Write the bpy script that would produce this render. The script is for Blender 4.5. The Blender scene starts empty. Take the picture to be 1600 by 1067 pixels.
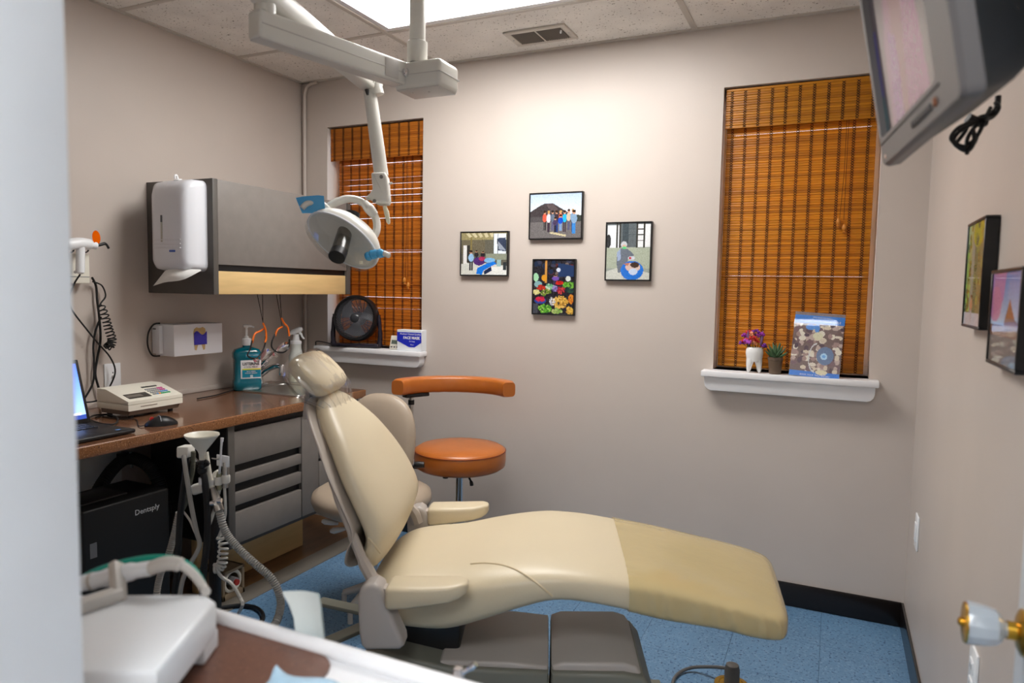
import bpy, bmesh, math, random
import numpy as np
from mathutils import Vector, Matrix
from mathutils.bvhtree import BVHTree
random.seed(7)
rng = np.random.default_rng(11)
scene = bpy.context.scene
col = scene.collection
PI = math.pi

# ------------------------------------------------------------------ camera
CAM = Vector((2.672, -3.017, 1.281)); FPX = 1090.49
YAW, PITCH, ROLL = math.radians(-24.789), math.radians(4.349), math.radians(1.043)
_f = Vector((math.sin(YAW)*math.cos(PITCH), math.cos(YAW)*math.cos(PITCH), -math.sin(PITCH)))
_r0 = Vector((math.cos(YAW), -math.sin(YAW), 0)); _u0 = _r0.cross(_f)
_r = _r0*math.cos(ROLL) + _u0*math.sin(ROLL); _u = -_r0*math.sin(ROLL) + _u0*math.cos(ROLL)
cd = bpy.data.cameras.new('camera'); cam = bpy.data.objects.new('camera', cd); col.objects.link(cam)
cam.matrix_world = Matrix(((_r.x, _u.x, -_f.x, CAM.x), (_r.y, _u.y, -_f.y, CAM.y), (_r.z, _u.z, -_f.z, CAM.z), (0, 0, 0, 1)))
cd.sensor_width = 36; cd.lens = FPX*36/1600; cd.clip_start = .02
cd.dof.use_dof = True; cd.dof.focus_distance = 2.75; cd.dof.aperture_fstop = 3.4
scene.camera = cam

# ------------------------------------------------------------------ world (daylight outside the windows) and exposure
wd = bpy.data.worlds.new('daylight'); scene.world = wd; wd.use_nodes = True
bg = wd.node_tree.nodes['Background']; bg.inputs[0].default_value = (.86, .92, 1, 1); bg.inputs[1].default_value = 4.0
vs = scene.view_settings; vs.view_transform = 'Standard'; vs.look = 'None'; vs.gamma = 1; vs.use_curve_mapping = False
vs.exposure = 0.3
LAMP_STRENGTH = 15.5      # the ceiling panel seen in the photograph
HALL_STRENGTH = 17.0

# ------------------------------------------------------------------ pixel -> world helpers (1600 x 1067 frame)
def ray(x, y): return _r*((x-800)/FPX) - _u*((y-533.5)/FPX) + _f
def HX(x, y, v): d = ray(x, y); return CAM + d*((v-CAM.x)/d.x)
def HY(x, y, v): d = ray(x, y); return CAM + d*((v-CAM.y)/d.y)
def HZ(x, y, v): d = ray(x, y); return CAM + d*((v-CAM.z)/d.z)
def PD(x, y, d): return CAM + ray(x, y)*d

# ------------------------------------------------------------------ materials
def lin(c):
    return tuple(((v/255)/12.92 if v/255 <= .04045 else ((v/255+.055)/1.055)**2.4) for v in c)
MATS = {}
def mat(name, rgb, rough=.5, metal=0, var=0, vscale=8, bump=0, bscale=60, spec=.5, coat=0, trans=0, emit=0, alpha=1, aniso=None, ior=1.45, sub=0):
    if name in MATS: return MATS[name]
    m = bpy.data.materials.new(name); m.use_nodes = True; nt = m.node_tree; b = nt.nodes['Principled BSDF']
    c = lin(rgb) + (1,)
    b.inputs['Base Color'].default_value = c; b.inputs['Roughness'].default_value = rough
    b.inputs['Metallic'].default_value = metal; b.inputs['Specular IOR Level'].default_value = spec
    b.inputs['Coat Weight'].default_value = coat; b.inputs['Transmission Weight'].default_value = trans
    b.inputs['IOR'].default_value = ior; b.inputs['Alpha'].default_value = alpha
    if emit: b.inputs['Emission Color'].default_value = c; b.inputs['Emission Strength'].default_value = emit
    if var or bump:
        tc = nt.nodes.new('ShaderNodeTexCoord')
    if var:
        n = nt.nodes.new('ShaderNodeTexNoise'); n.inputs['Scale'].default_value = vscale; n.inputs['Detail'].default_value = 5
        if aniso:
            mp = nt.nodes.new('ShaderNodeMapping'); mp.inputs['Scale'].default_value = aniso
            nt.links.new(tc.outputs['Object'], mp.inputs[0]); nt.links.new(mp.outputs[0], n.inputs[0])
        else: nt.links.new(tc.outputs['Object'], n.inputs[0])
        r = nt.nodes.new('ShaderNodeValToRGB')
        r.color_ramp.elements[0].position = .3; r.color_ramp.elements[1].position = .7
        r.color_ramp.elements[0].color = tuple(v*(1-var) for v in c[:3]) + (1,)
        r.color_ramp.elements[1].color = tuple(min(1, v*(1+var)) for v in c[:3]) + (1,)
        nt.links.new(n.outputs[0], r.inputs[0]); nt.links.new(r.outputs[0], b.inputs['Base Color'])
    if bump:
        n2 = nt.nodes.new('ShaderNodeTexNoise'); n2.inputs['Scale'].default_value = bscale; n2.inputs['Detail'].default_value = 4
        nt.links.new(tc.outputs['Object'], n2.inputs[0])
        bp = nt.nodes.new('ShaderNodeBump'); bp.inputs['Strength'].default_value = bump; bp.inputs['Distance'].default_value = .004
        nt.links.new(n2.outputs[0], bp.inputs['Height']); nt.links.new(bp.outputs[0], b.inputs['Normal'])
    MATS[name] = m
    return m

def speckle(name, base, specks, scale, rough=.5, coat=0, bump=0):
    """base colour with random coloured flecks: specks = [(rgb, threshold low, high scale factor)]"""
    m = bpy.data.materials.new(name); m.use_nodes = True; nt = m.node_tree; b = nt.nodes['Principled BSDF']
    b.inputs['Roughness'].default_value = rough; b.inputs['Coat Weight'].default_value = coat
    tc = nt.nodes.new('ShaderNodeTexCoord'); prev = None
    n = nt.nodes.new('ShaderNodeTexNoise'); n.inputs['Scale'].default_value = 5; n.inputs['Detail'].default_value = 4
    nt.links.new(tc.outputs['Object'], n.inputs[0])
    r = nt.nodes.new('ShaderNodeValToRGB'); cb = lin(base)
    r.color_ramp.elements[0].position = .35; r.color_ramp.elements[1].position = .65
    r.color_ramp.elements[0].color = tuple(v*.92 for v in cb)+(1,); r.color_ramp.elements[1].color = tuple(v*1.06 for v in cb)+(1,)
    nt.links.new(n.outputs[0], r.inputs[0]); prev = r.outputs[0]
    for i, (rgb, th, k) in enumerate(specks):
        nn = nt.nodes.new('ShaderNodeTexNoise'); nn.inputs['Scale'].default_value = scale*k; nn.inputs['Detail'].default_value = 2
        mp = nt.nodes.new('ShaderNodeMapping'); mp.inputs['Location'].default_value = (3.1*i, 1.7*i, .9*i)
        nt.links.new(tc.outputs['Object'], mp.inputs[0]); nt.links.new(mp.outputs[0], nn.inputs[0])
        rr = nt.nodes.new('ShaderNodeValToRGB'); rr.color_ramp.elements[0].position = th; rr.color_ramp.elements[1].position = th+.04
        nt.links.new(nn.outputs[0], rr.inputs[0])
        mx = nt.nodes.new('ShaderNodeMix'); mx.data_type = 'RGBA'
        nt.links.new(rr.outputs[0], mx.inputs[0]); nt.links.new(prev, mx.inputs[6]); mx.inputs[7].default_value = lin(rgb)+(1,)
        prev = mx.outputs[2]
    nt.links.new(prev, b.inputs['Base Color'])
    if bump:
        bp = nt.nodes.new('ShaderNodeBump'); bp.inputs['Strength'].default_value = bump; bp.inputs['Distance'].default_value = .003
        bp.invert = True
        nt.links.new(rr.outputs[0], bp.inputs['Height']); nt.links.new(bp.outputs[0], b.inputs['Normal'])
    MATS[name] = m
    return m

def mixglass(name, tint=(255, 255, 255), fac=.12, rough=.03, wrinkle=0, wscale=25, fres=True, ior=1.45):
    """thin clear sheet: transparent with a glossy share"""
    m = bpy.data.materials.new(name); m.use_nodes = True; nt = m.node_tree; nt.nodes.clear()
    o = nt.nodes.new('ShaderNodeOutputMaterial'); t = nt.nodes.new('ShaderNodeBsdfTransparent'); g = nt.nodes.new('ShaderNodeBsdfGlossy')
    t.inputs[0].default_value = lin(tint)+(1,); g.inputs['Roughness'].default_value = rough
    mx = nt.nodes.new('ShaderNodeMixShader'); fr = nt.nodes.new('ShaderNodeFresnel'); fr.inputs[0].default_value = ior
    ma = nt.nodes.new('ShaderNodeMath'); ma.operation = 'ADD'; ma.inputs[1].default_value = fac; ma.use_clamp = True
    ma.inputs[0].default_value = 0
    if fres: nt.links.new(fr.outputs[0], ma.inputs[0])
    nt.links.new(ma.outputs[0], mx.inputs[0])
    nt.links.new(t.outputs[0], mx.inputs[1]); nt.links.new(g.outputs[0], mx.inputs[2]); nt.links.new(mx.outputs[0], o.inputs[0])
    if wrinkle:
        tc = nt.nodes.new('ShaderNodeTexCoord'); n = nt.nodes.new('ShaderNodeTexNoise'); n.inputs['Scale'].default_value = wscale
        n.inputs['Distortion'].default_value = 1.5
        mp = nt.nodes.new('ShaderNodeMapping'); mp.inputs['Scale'].default_value = (1, 1, .35)
        nt.links.new(tc.outputs['Object'], mp.inputs[0]); nt.links.new(mp.outputs[0], n.inputs[0])
        bp = nt.nodes.new('ShaderNodeBump'); bp.inputs['Strength'].default_value = wrinkle; bp.inputs['Distance'].default_value = .01
        nt.links.new(n.outputs[0], bp.inputs['Height']); nt.links.new(bp.outputs[0], g.inputs['Normal']); nt.links.new(bp.outputs[0], fr.inputs['Normal'])
    MATS[name] = m
    return m

# ------------------------------------------------------------------ mesh builder
WM = {}            # object -> world matrix of the thing it belongs to
def cr(pts, n=8, closed=False):
    pts = [Vector(p) for p in pts]; N = len(pts); out = []
    for i in range(N if closed else N-1):
        if closed: p0, p1, p2, p3 = pts[i-1], pts[i], pts[(i+1) % N], pts[(i+2) % N]
        else: p0, p1, p2, p3 = pts[max(i-1, 0)], pts[i], pts[i+1], pts[min(i+2, N-1)]
        for k in range(n):
            t = k/n
            out.append(.5*((2*p1)+(p2-p0)*t+(2*p0-5*p1+4*p2-p3)*t*t+(3*p1-p0-3*p2+p3)*t**3))
    if not closed: out.append(pts[-1])
    return out

class MB:
    def __init__(s, M=None): s.v = []; s.f = []; s.M = M
    def add(s, vs_, fs):
        o = len(s.v)
        s.v += [(s.M @ Vector(q)) if s.M else Vector(q) for q in vs_]
        s.f += [tuple(i+o for i in q) for q in fs]
        return s
    def box(s, x0, x1, y0, y1, z0, z1):
        return s.add([(x0,y0,z0),(x1,y0,z0),(x1,y1,z0),(x0,y1,z0),(x0,y0,z1),(x1,y0,z1),(x1,y1,z1),(x0,y1,z1)],
                     [(3,2,1,0),(4,5,6,7),(0,1,5,4),(1,2,6,5),(2,3,7,6),(3,0,4,7)])
    def bm(s, bm):
        bm.verts.ensure_lookup_table(); bm.verts.index_update()
        vs_ = [v.co.copy() for v in bm.verts]; fs = [tuple(v.index for v in f.verts) for f in bm.faces]; bm.free()
        return s.add(vs_, fs)
    def rbox(s, x0, x1, y0, y1, z0, z1, b=.005, seg=2):
        bm = bmesh.new(); bmesh.ops.create_cube(bm, size=1)
        for v in bm.verts: v.co = Vector(((x0+x1)/2+v.co.x*(x1-x0), (y0+y1)/2+v.co.y*(y1-y0), (z0+z1)/2+v.co.z*(z1-z0)))
        b = min(b, .49*min(abs(x1-x0), abs(y1-y0), abs(z1-z0)))
        bmesh.ops.bevel(bm, geom=bm.edges[:], offset=b, segments=seg, affect='EDGES', profile=.5)
        bmesh.ops.recalc_face_normals(bm, faces=bm.faces[:])
        return s.bm(bm)
    def bar(s, a, b, w, h, bev=.003, up=(0, 0, 1), seg=2):
        """rounded bar from a to b, w wide (sideways), h tall"""
        a, b = Vector(a), Vector(b); d = b-a; L = d.length; d.normalize(); up = Vector(up)
        sd = d.cross(up); sd.normalize(); u2 = sd.cross(d)
        m = MB(); m.rbox(0, L, -w/2, w/2, -h/2, h/2, bev, seg)
        T = Matrix(((d.x, -sd.x, u2.x, a.x), (d.y, -sd.y, u2.y, a.y), (d.z, -sd.z, u2.z, a.z), (0, 0, 0, 1)))
        return s.add([T @ q for q in m.v], m.f)
    def tube(s, pts, r, n=8, closed=False, caps=True):
        pts = [Vector(p) for p in pts]; N = len(pts); rs = r if isinstance(r, (list, tuple)) else [r]*N
        vs_ = []; fs = []
        tan = []
        for i in range(N):
            a = pts[i-1] if (i > 0 or closed) else pts[i]; b = pts[(i+1) % N] if (i < N-1 or closed) else pts[i]
            t = b-a; tan.append(t.normalized() if t.length > 1e-9 else Vector((0, 0, 1)))
        t0 = tan[0]; nrm = t0.orthogonal().normalized()
        for i in range(N):
            t = tan[i]; nrm = nrm - t*nrm.dot(t)
            if nrm.length < 1e-6: nrm = t.orthogonal()
            nrm.normalize(); bn = t.cross(nrm)
            for k in range(n):
                a = 2*PI*k/n; vs_.append(pts[i] + (nrm*math.cos(a)+bn*math.sin(a))*rs[i])
        for i in range(N if closed else N-1):
            for k in range(n):
                j = (i+1) % N
                fs.append((i*n+k, i*n+(k+1) % n, j*n+(k+1) % n, j*n+k))
        if caps and not closed:
            fs.append(tuple(reversed(range(n)))); fs.append(tuple(range((N-1)*n, N*n)))
        return s.add(vs_, fs)
    def cyl(s, a, b, r, n=16, r2=None):
        return s.tube([a, b], [r, r if r2 is None else r2], n)
    def lathe(s, prof, n=24, c=(0, 0, 0), axis=(0, 0, 1), cap=True):
        """prof = [(radius, height along axis)]"""
        ax = Vector(axis).normalized(); e = ax.orthogonal().normalized(); g = ax.cross(e); c = Vector(c)
        vs_ = []; fs = []
        for r, h in prof:
            for k in range(n):
                a = 2*PI*k/n; vs_.append(c + ax*h + (e*math.cos(a)+g*math.sin(a))*max(r, 1e-5))
        for i in range(len(prof)-1):
            for k in range(n): fs.append((i*n+k, i*n+(k+1) % n, (i+1)*n+(k+1) % n, (i+1)*n+k))
        if cap: fs.append(tuple(reversed(range(n)))); fs.append(tuple(range((len(prof)-1)*n, len(prof)*n)))
        return s.add(vs_, fs)
    def loft(s, rings, cap=True, closed=False):
        n = len(rings[0]); vs_ = [Vector(q) for r in rings for q in r]; fs = []
        for i in range(len(rings) if closed else len(rings)-1):
            j = (i+1) % len(rings)
            for k in range(n): fs.append((i*n+k, i*n+(k+1) % n, j*n+(k+1) % n, j*n+k))
        if cap and not closed: fs.append(tuple(reversed(range(n)))); fs.append(tuple(range((len(rings)-1)*n, len(rings)*n)))
        return s.add(vs_, fs)
    def prism(s, poly, d0, d1, T=None, bev=0, seg=2):
        """poly [(a,b)] in the plane, extruded d0..d1 along third axis; T maps (a,b,d) to world"""
        bm = bmesh.new(); vv = [bm.verts.new((a, b, d0)) for a, b in poly]; f = bm.faces.new(vv)
        r = bmesh.ops.extrude_face_region(bm, geom=[f])
        for e in r['geom']:
            if isinstance(e, bmesh.types.BMVert): e.co.z = d1
        if bev:
            ed = [e for e in bm.edges if abs(e.verts[0].co.z-e.verts[1].co.z) < 1e-6]
            bmesh.ops.bevel(bm, geom=ed, offset=bev, segments=seg, affect='EDGES', profile=.5)
        bmesh.ops.recalc_face_normals(bm, faces=bm.faces[:])
        if T is not None:
            for v in bm.verts: v.co = Vector(T(*v.co)) if callable(T) else T @ v.co
            bmesh.ops.recalc_face_normals(bm, faces=bm.faces[:])
        return s.bm(bm)
    def mesh(s, name, m, smooth=True, angle=38):
        me = bpy.data.meshes.new(name); me.from_pydata([tuple(q) for q in s.v], [], s.f)
        if smooth:
            me.polygons.foreach_set('use_smooth', [True]*len(me.polygons)); me.set_sharp_from_angle(angle=math.radians(angle))
        for k in (m if isinstance(m, (list, tuple)) else [m]): me.materials.append(k)
        me.update(); return me
    def build(s, name, m, parent=None, smooth=True, angle=38, fixn=False):
        base = None
        if parent is not None:
            Mi = WM[parent].inverted(); s.v = [Mi @ q for q in s.v]
        else:
            lo = [min(q[i] for q in s.v) for i in range(3)]; hi = [max(q[i] for q in s.v) for i in range(3)]
            base = Vector(((lo[0]+hi[0])/2, (lo[1]+hi[1])/2, lo[2])); s.v = [q-base for q in s.v]
        me = s.mesh(name, m, smooth, angle)
        if fixn:
            b = bmesh.new(); b.from_mesh(me); bmesh.ops.recalc_face_normals(b, faces=b.faces[:]); b.to_mesh(me); b.free()
        o = bpy.data.objects.new(name, me); col.objects.link(o)
        if parent is not None: o.parent = parent; WM[o] = WM[parent]
        else: o.location = base; WM[o] = Matrix.Translation(base)
        return o

def tag(o, label=None, cat=None, group=None, kind=None):
    if label: o['label'] = label
    if cat: o['category'] = cat
    if group: o['group'] = group
    if kind: o['kind'] = kind
    return o
def thing(name, label, cat, loc=(0, 0, 0), rz=0, group=None):
    o = bpy.data.objects.new(name, None); col.objects.link(o); o.empty_display_size = .05
    o.location = loc; o.rotation_euler = (0, 0, rz); WM[o] = Matrix.Translation(Vector(loc)) @ Matrix.Rotation(rz, 4, 'Z')
    return tag(o, label, cat, group)
def inst(name, me, parent, loc, rot=(0, 0, 0), scl=(1, 1, 1)):
    """mesh copy as a part; loc in the parent's own space"""
    o = bpy.data.objects.new(name, me); col.objects.link(o); o.parent = parent; o.location = loc; o.rotation_euler = rot; o.scale = scl
    WM[o] = WM[parent]; return o
def struct(o): o['kind'] = 'structure'; return o
def text(name, body, size, T, m, parent, align='CENTER', ext=.0004, bold=0, sx=1):
    """flat lettering; T = 4x4 matrix: local x = reading direction, y = up, z = out of the surface"""
    cu = bpy.data.curves.new('lettering', 'FONT'); cu.body = body; cu.size = size; cu.align_x = align; cu.align_y = 'CENTER'
    cu.extrude = ext; cu.offset = bold; cu.resolution_u = 2
    ob = bpy.data.objects.new('lettering', cu); col.objects.link(ob)
    dg = bpy.context.evaluated_depsgraph_get(); me = bpy.data.meshes.new_from_object(ob.evaluated_get(dg))
    bpy.data.objects.remove(ob); me.name = name
    me.transform(WM[parent].inverted() @ T @ Matrix.Diagonal((sx, 1, 1, 1))); me.materials.clear(); me.materials.append(m)
    o = bpy.data.objects.new(name, me); col.objects.link(o); o.parent = parent; WM[o] = WM[parent]; return o
def frame_at(o, xd, yd):
    xd = Vector(xd).normalized(); yd = Vector(yd); yd = (yd-xd*yd.dot(xd)).normalized(); zd = xd.cross(yd); o = Vector(o)
    return Matrix(((xd.x, yd.x, zd.x, o.x), (xd.y, yd.y, zd.y, o.y), (xd.z, yd.z, zd.z, o.z), (0, 0, 0, 1)))

# printed pictures: a fine grid of coloured facets
def print_mat(name, rough=.2, emit=0, coat=0):
    if name in MATS: return MATS[name]
    m = bpy.data.materials.new(name); m.use_nodes = True; nt = m.node_tree; b = nt.nodes['Principled BSDF']
    a = nt.nodes.new('ShaderNodeAttribute'); a.attribute_name = 'ink'
    nt.links.new(a.outputs['Color'], b.inputs['Base Color']); b.inputs['Roughness'].default_value = rough
    b.inputs['Coat Weight'].default_value = coat; b.inputs['Coat Roughness'].default_value = .015
    if emit: nt.links.new(a.outputs['Color'], b.inputs['Emission Color']); b.inputs['Emission Strength'].default_value = emit
    MATS[name] = m; return m
def picture(name, img, T, w, h, m, parent):
    """img = (rows, cols, 3) sRGB 0..255 array, row 0 at the top; T puts the picture's lower left corner"""
    ny, nx = img.shape[:2]
    vs_ = [(w*i/nx, h*j/ny, 0) for j in range(ny+1) for i in range(nx+1)]
    fs = [(j*(nx+1)+i, j*(nx+1)+i+1, (j+1)*(nx+1)+i+1, (j+1)*(nx+1)+i) for j in range(ny) for i in range(nx)]
    mb = MB(T); mb.add(vs_, fs); o = mb.build(name, m, parent, smooth=False)
    c = np.clip(img[::-1], 0, 255)/255.; c = np.where(c <= .04045, c/12.92, ((c+.055)/1.055)**2.4).reshape(-1, 3)
    c = np.repeat(np.hstack([c, np.ones((len(c), 1))]), 4, axis=0)
    at = o.data.color_attributes.new('ink', 'FLOAT_COLOR', 'CORNER'); at.data.foreach_set('color', c.astype(np.float32).ravel())
    return o
class Canvas:
    def __init__(s, nx, ny, c): s.a = np.tile(np.array(c, float), (ny, nx, 1)); s.X, s.Y = np.meshgrid((np.arange(nx)+.5)/nx, (np.arange(ny)+.5)/ny)
    def put(s, mk, c, al=1): s.a[mk] = s.a[mk]*(1-al)+np.array(c, float)*al; return s
    def rect(s, x0, y0, x1, y1, c, al=1): return s.put((s.X >= x0) & (s.X < x1) & (s.Y >= y0) & (s.Y < y1), c, al)
    def ell(s, cx, cy, rx, ry, c, al=1): return s.put(((s.X-cx)/rx)**2+((s.Y-cy)/ry)**2 < 1, c, al)
    def poly(s, P, c, al=1):
        ins = np.zeros(s.X.shape, bool); n = len(P)
        for i in range(n):
            (x0, y0), (x1, y1) = P[i], P[(i+1) % n]
            if y0 == y1: continue
            k = ((y0 > s.Y) != (y1 > s.Y)) & (s.X < (x1-x0)*(s.Y-y0)/(y1-y0)+x0); ins ^= k
        return s.put(ins, c, al)
    def vgrad(s, y0, y1, c0, c1):
        k = (s.Y >= y0) & (s.Y < y1); t = ((s.Y-y0)/(y1-y0))[..., None]
        g = np.array(c0, float)*(1-t)+np.array(c1, float)*t; s.a[k] = g[k]; return s
    def noise(s, amp): s.a += rng.normal(0, amp, s.a.shape[:2])[..., None]; return s
    def person(s, x, y0, y1, top, bot, skin=(200, 150, 120), hair=(50, 35, 25), w=.03):
        h = y1-y0
        s.rect(x-w*.55, y0+h*.5, x-w*.05, y1, bot); s.rect(x+w*.05, y0+h*.5, x+w*.6, y1, bot)
        s.ell(x, y0+h*.36, w, h*.21, top); s.ell(x, y0+h*.09, w*.55, h*.09, skin); s.ell(x, y0+h*.05, w*.6, h*.06, hair)
        return s

# ------------------------------------------------------------------ palette
m_wall = mat('wall_paint', (200, 189, 180), .42, var=.025, vscale=3, bump=.05, bscale=180)
m_ceil = speckle('ceiling_tile', (244, 240, 233), [((160, 150, 138), .66, 1.0), ((126, 116, 104), .70, .5)], 110, .9, bump=.5)
m_tee = mat('tee_metal', (205, 198, 188), .4)
m_floor = speckle('blue_vinyl', (98, 136, 170), [((120, 152, 182), .58, 1), ((52, 84, 120), .60, .8), ((190, 205, 220), .72, 1.3)], 130, .42)
m_joint = mat('dark_joint', (50, 74, 100), .8)
m_brownfloor = mat('brown_vinyl', (112, 78, 46), .3, var=.25, vscale=6, aniso=(6, 1, 1))
m_strip = mat('grey_strip', (112, 106, 98), .5, var=.06)
m_black_base = mat('black_vinyl_base', (26, 20, 18), .25, bump=.15, bscale=40)
m_white = mat('white_gloss_paint', (236, 236, 238), .3, var=.015)
m_door = mat('door_paint', (222, 228, 234), .35, var=.02)
m_whiteplastic = mat('white_plastic', (238, 240, 242), .28)
m_cream = mat('cream_plastic', (232, 228, 214), .32, var=.02)
m_grey_lam = mat('grey_laminate', (122, 116, 111), .42, var=.05, vscale=20)
m_dark_lam = mat('dark_grey_laminate', (86, 82, 78), .45, var=.05, vscale=20)
m_black = mat('black_plastic', (20, 20, 22), .38)
m_black_soft = mat('black_rubber', (24, 24, 25), .6)
m_chrome = mat('chrome', (225, 225, 228), .08, metal=1)
m_steel = mat('brushed_steel', (190, 188, 184), .28, metal=1)
m_brass = mat('brass', (205, 160, 60), .25, metal=1, var=.1)
m_counter = speckle('brown_laminate', (112, 76, 54), [((150, 112, 84), .62, 1), ((70, 46, 34), .62, .8)], 260, .18, coat=.25)
m_maple = mat('maple_panel', (214, 182, 128), .3, var=.07, vscale=5, aniso=(1, 1, 8))
m_glass = mixglass('window_glass', fac=.02)

W, H, YN = 2.967, 2.36, -2.62
# ------------------------------------------------------------------ floor
fl = struct(MB().box(-.12, 3.2, -4.3, .15, -.08, -.006).build('floor', m_joint, smooth=False))
gx = [.575] + [2.68-.3*k for k in range(6, -1, -1)] + [W]
gy = [0] + [-.3*k for k in range(1, 15)]
for i in range(len(gx)-1):
    for j in range(len(gy)-1):
        x0, x1, y1, y0 = gx[i], gx[i+1], gy[j], gy[j+1]
        if x1-x0 < .01: continue
        MB().box(x0+.0006, x1-.0006, y0+.0006, y1-.0006, -.0065, 0).build('floor_tile', m_floor, fl, smooth=False)
MB().box(0, .47, YN, 0, -.0065, -.001).build('brown_sheet', m_brownfloor, fl, smooth=False)
MB().rbox(.468, .576, YN, 0, -.0065, .004, .003).build('threshold_strip', m_strip, fl)

# ------------------------------------------------------------------ walls
wins = [(.173, .772), (2.215, 2.802)]; WZ0, WZ1 = .957, 2.117
xs = [-.12, wins[0][0], wins[0][1], wins[1][0], wins[1][1], 3.087]; zs = [-.006, WZ0, WZ1, 2.5]
mb = MB()
for i in range(5):
    for k in range(3):
        if k == 1 and i in (1, 3): continue
        mb.box(xs[i], xs[i+1], 0, .15, zs[k], zs[k+1])
struct(mb.build('wall_back', m_wall, smooth=False))
struct(MB().box(-.12, 0, -4.3, .0, -.006, 2.5).build('wall_left', m_wall, smooth=False))
struct(MB().box(W, 3.087, -4.3, .0, -.006, 2.5).build('wall_right', m_wall, smooth=False))
mb = MB().box(0, 2.03, YN-.12, YN, -.006, 2.5).box(2.03, W, YN-.12, YN, 2.06, 2.5)
struct(mb.build('wall_front', m_wall, smooth=False))
struct(MB().box(-.12, 3.087, -4.42, -4.3, -.006, 2.5).build('wall_hall', m_wall, smooth=False))
# door opening: jamb liners, stop and casing
mb = MB().rbox(2.012, 2.05, YN-.135, YN+.008, 0, 2.06, .003)
struct(mb.build('trim_1', m_door))
struct(MB().rbox(1.94, 2.035, YN-.14, YN-.118, 0, 2.14, .004).build('trim_2', m_door))
struct(MB().rbox(2.05, 2.958, YN-.13, YN, 2.04, 2.062, .003).build('trim_3', m_door))
# base boards
struct(MB().rbox(.6, W-.006, -.010, .0, 0, .098, .004).build('baseboard_back', m_black_base))
struct(MB().rbox(W-.010, W, YN+.03, -.001, 0, .098, .004).build('baseboard_right', m_black_base))

# ------------------------------------------------------------------ ceiling: grid, tiles
ce = struct(MB().box(-.12, 3.087, -4.3, .0, H+.10, H+.14).build('ceiling', m_ceil, smooth=False))
cx = [0, .87, 2.09, W]; cy = [0, -.455, -1.067, -1.679, -2.291, YN]
lights = {(1, 1)}
for i in range(3):
    for j in range(5):
        if (i, j) in lights: continue
        if (i, j) == (1, 0):      # tile cut out for the air vent
            mb = MB(); hx0, hx1, hy0, hy1 = 1.352, 1.598, -.262, -.118
            for a in ((cx[i]+.004, hx0, cy[j+1]+.004, cy[j]-.004), (hx1, cx[i+1]-.004, cy[j+1]+.004, cy[j]-.004), (hx0, hx1, cy[j+1]+.004, hy0), (hx0, hx1, hy1, cy[j]-.004)):
                mb.box(*a, H+.003, H+.018)
            mb.build('ceiling_tile', m_ceil, ce, smooth=False); continue
        MB().box(cx[i]+.004, cx[i+1]-.004, cy[j+1]+.004, cy[j]-.004, H+.003, H+.018).build('ceiling_tile', m_ceil, ce, smooth=False)
for x in cx[1:3]: MB().rbox(x-.012, x+.012, YN, 0, H-.001, H+.03, .001).build('tee_bar', m_tee, ce)
for y in cy[1:5]: MB().rbox(0, W, y-.012, y+.012, H-.0005, H+.03, .001).build('tee_bar', m_tee, ce)
for a in ((0, W, -.022, 0), (0, W, YN, YN+.022), (0, .022, YN, 0), (W-.022, W, YN, 0)):
    MB().box(*a, H-.002, H+.004).build('wall_angle', m_tee, ce, smooth=False)
MB().box(0, W, -4.3, YN-.12, H, H+.03).build('hall_ceiling', m_ceil, ce, smooth=False)

m_diff = bpy.data.materials.new('lamp_diffuser'); m_diff.use_nodes = True
b_ = m_diff.node_tree.nodes['Principled BSDF']; b_.inputs['Base Color'].default_value = (.9, .9, .9, 1)
b_.inputs['Emission Color'].default_value = (1, .982, .958, 1); b_.inputs['Emission Strength'].default_value = LAMP_STRENGTH
m_diff2 = m_diff.copy(); m_diff2.name = 'hall_diffuser'
b_ = m_diff2.node_tree.nodes['Principled BSDF']; b_.inputs['Emission Color'].default_value = (.93, .97, 1, 1); b_.inputs['Emission Strength'].default_value = HALL_STRENGTH
def troffer(x0, x1, y0, y1, label, md):
    t = thing('ceiling_light', label, 'ceiling light', ((x0+x1)/2, (y0+y1)/2, H))
    MB().box(x0+.012, x1-.012, y0+.012, y1-.012, H+.06, H+.075).build('housing', m_white, t, smooth=False)
    fr = MB()
    for a in ((x0+.013, x1-.013, y0+.013, y0+.04), (x0+.013, x1-.013, y1-.04, y1-.013), (x0+.013, x0+.04, y0+.04, y1-.04), (x1-.04, x1-.013, y0+.04, y1-.04)):
        fr.box(*a, H+.002, H+.06)
    fr.build('frame', m_white, t, smooth=False)
    MB().box(x0+.04, x1-.04, y0+.04, y1-.04, H+.008, H+.014).build('diffuser', md, t, smooth=False)
troffer(.87, 2.09, -1.067, -.455, 'long lit ceiling panel beside the air vent grille', m_diff)
t = thing('hall_light_offscreen', 'cool white ceiling panel in the hallway outside the door', 'ceiling light', (2.3, -3.55, H))
MB().rbox(1.7, 2.9, -3.85, -3.25, H-.03, H, .004).build('frame', m_white, t)
MB().box(1.73, 2.87, -3.82, -3.28, H-.034, H-.03).build('diffuser_offscreen', m_diff2, t, smooth=False)

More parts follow.
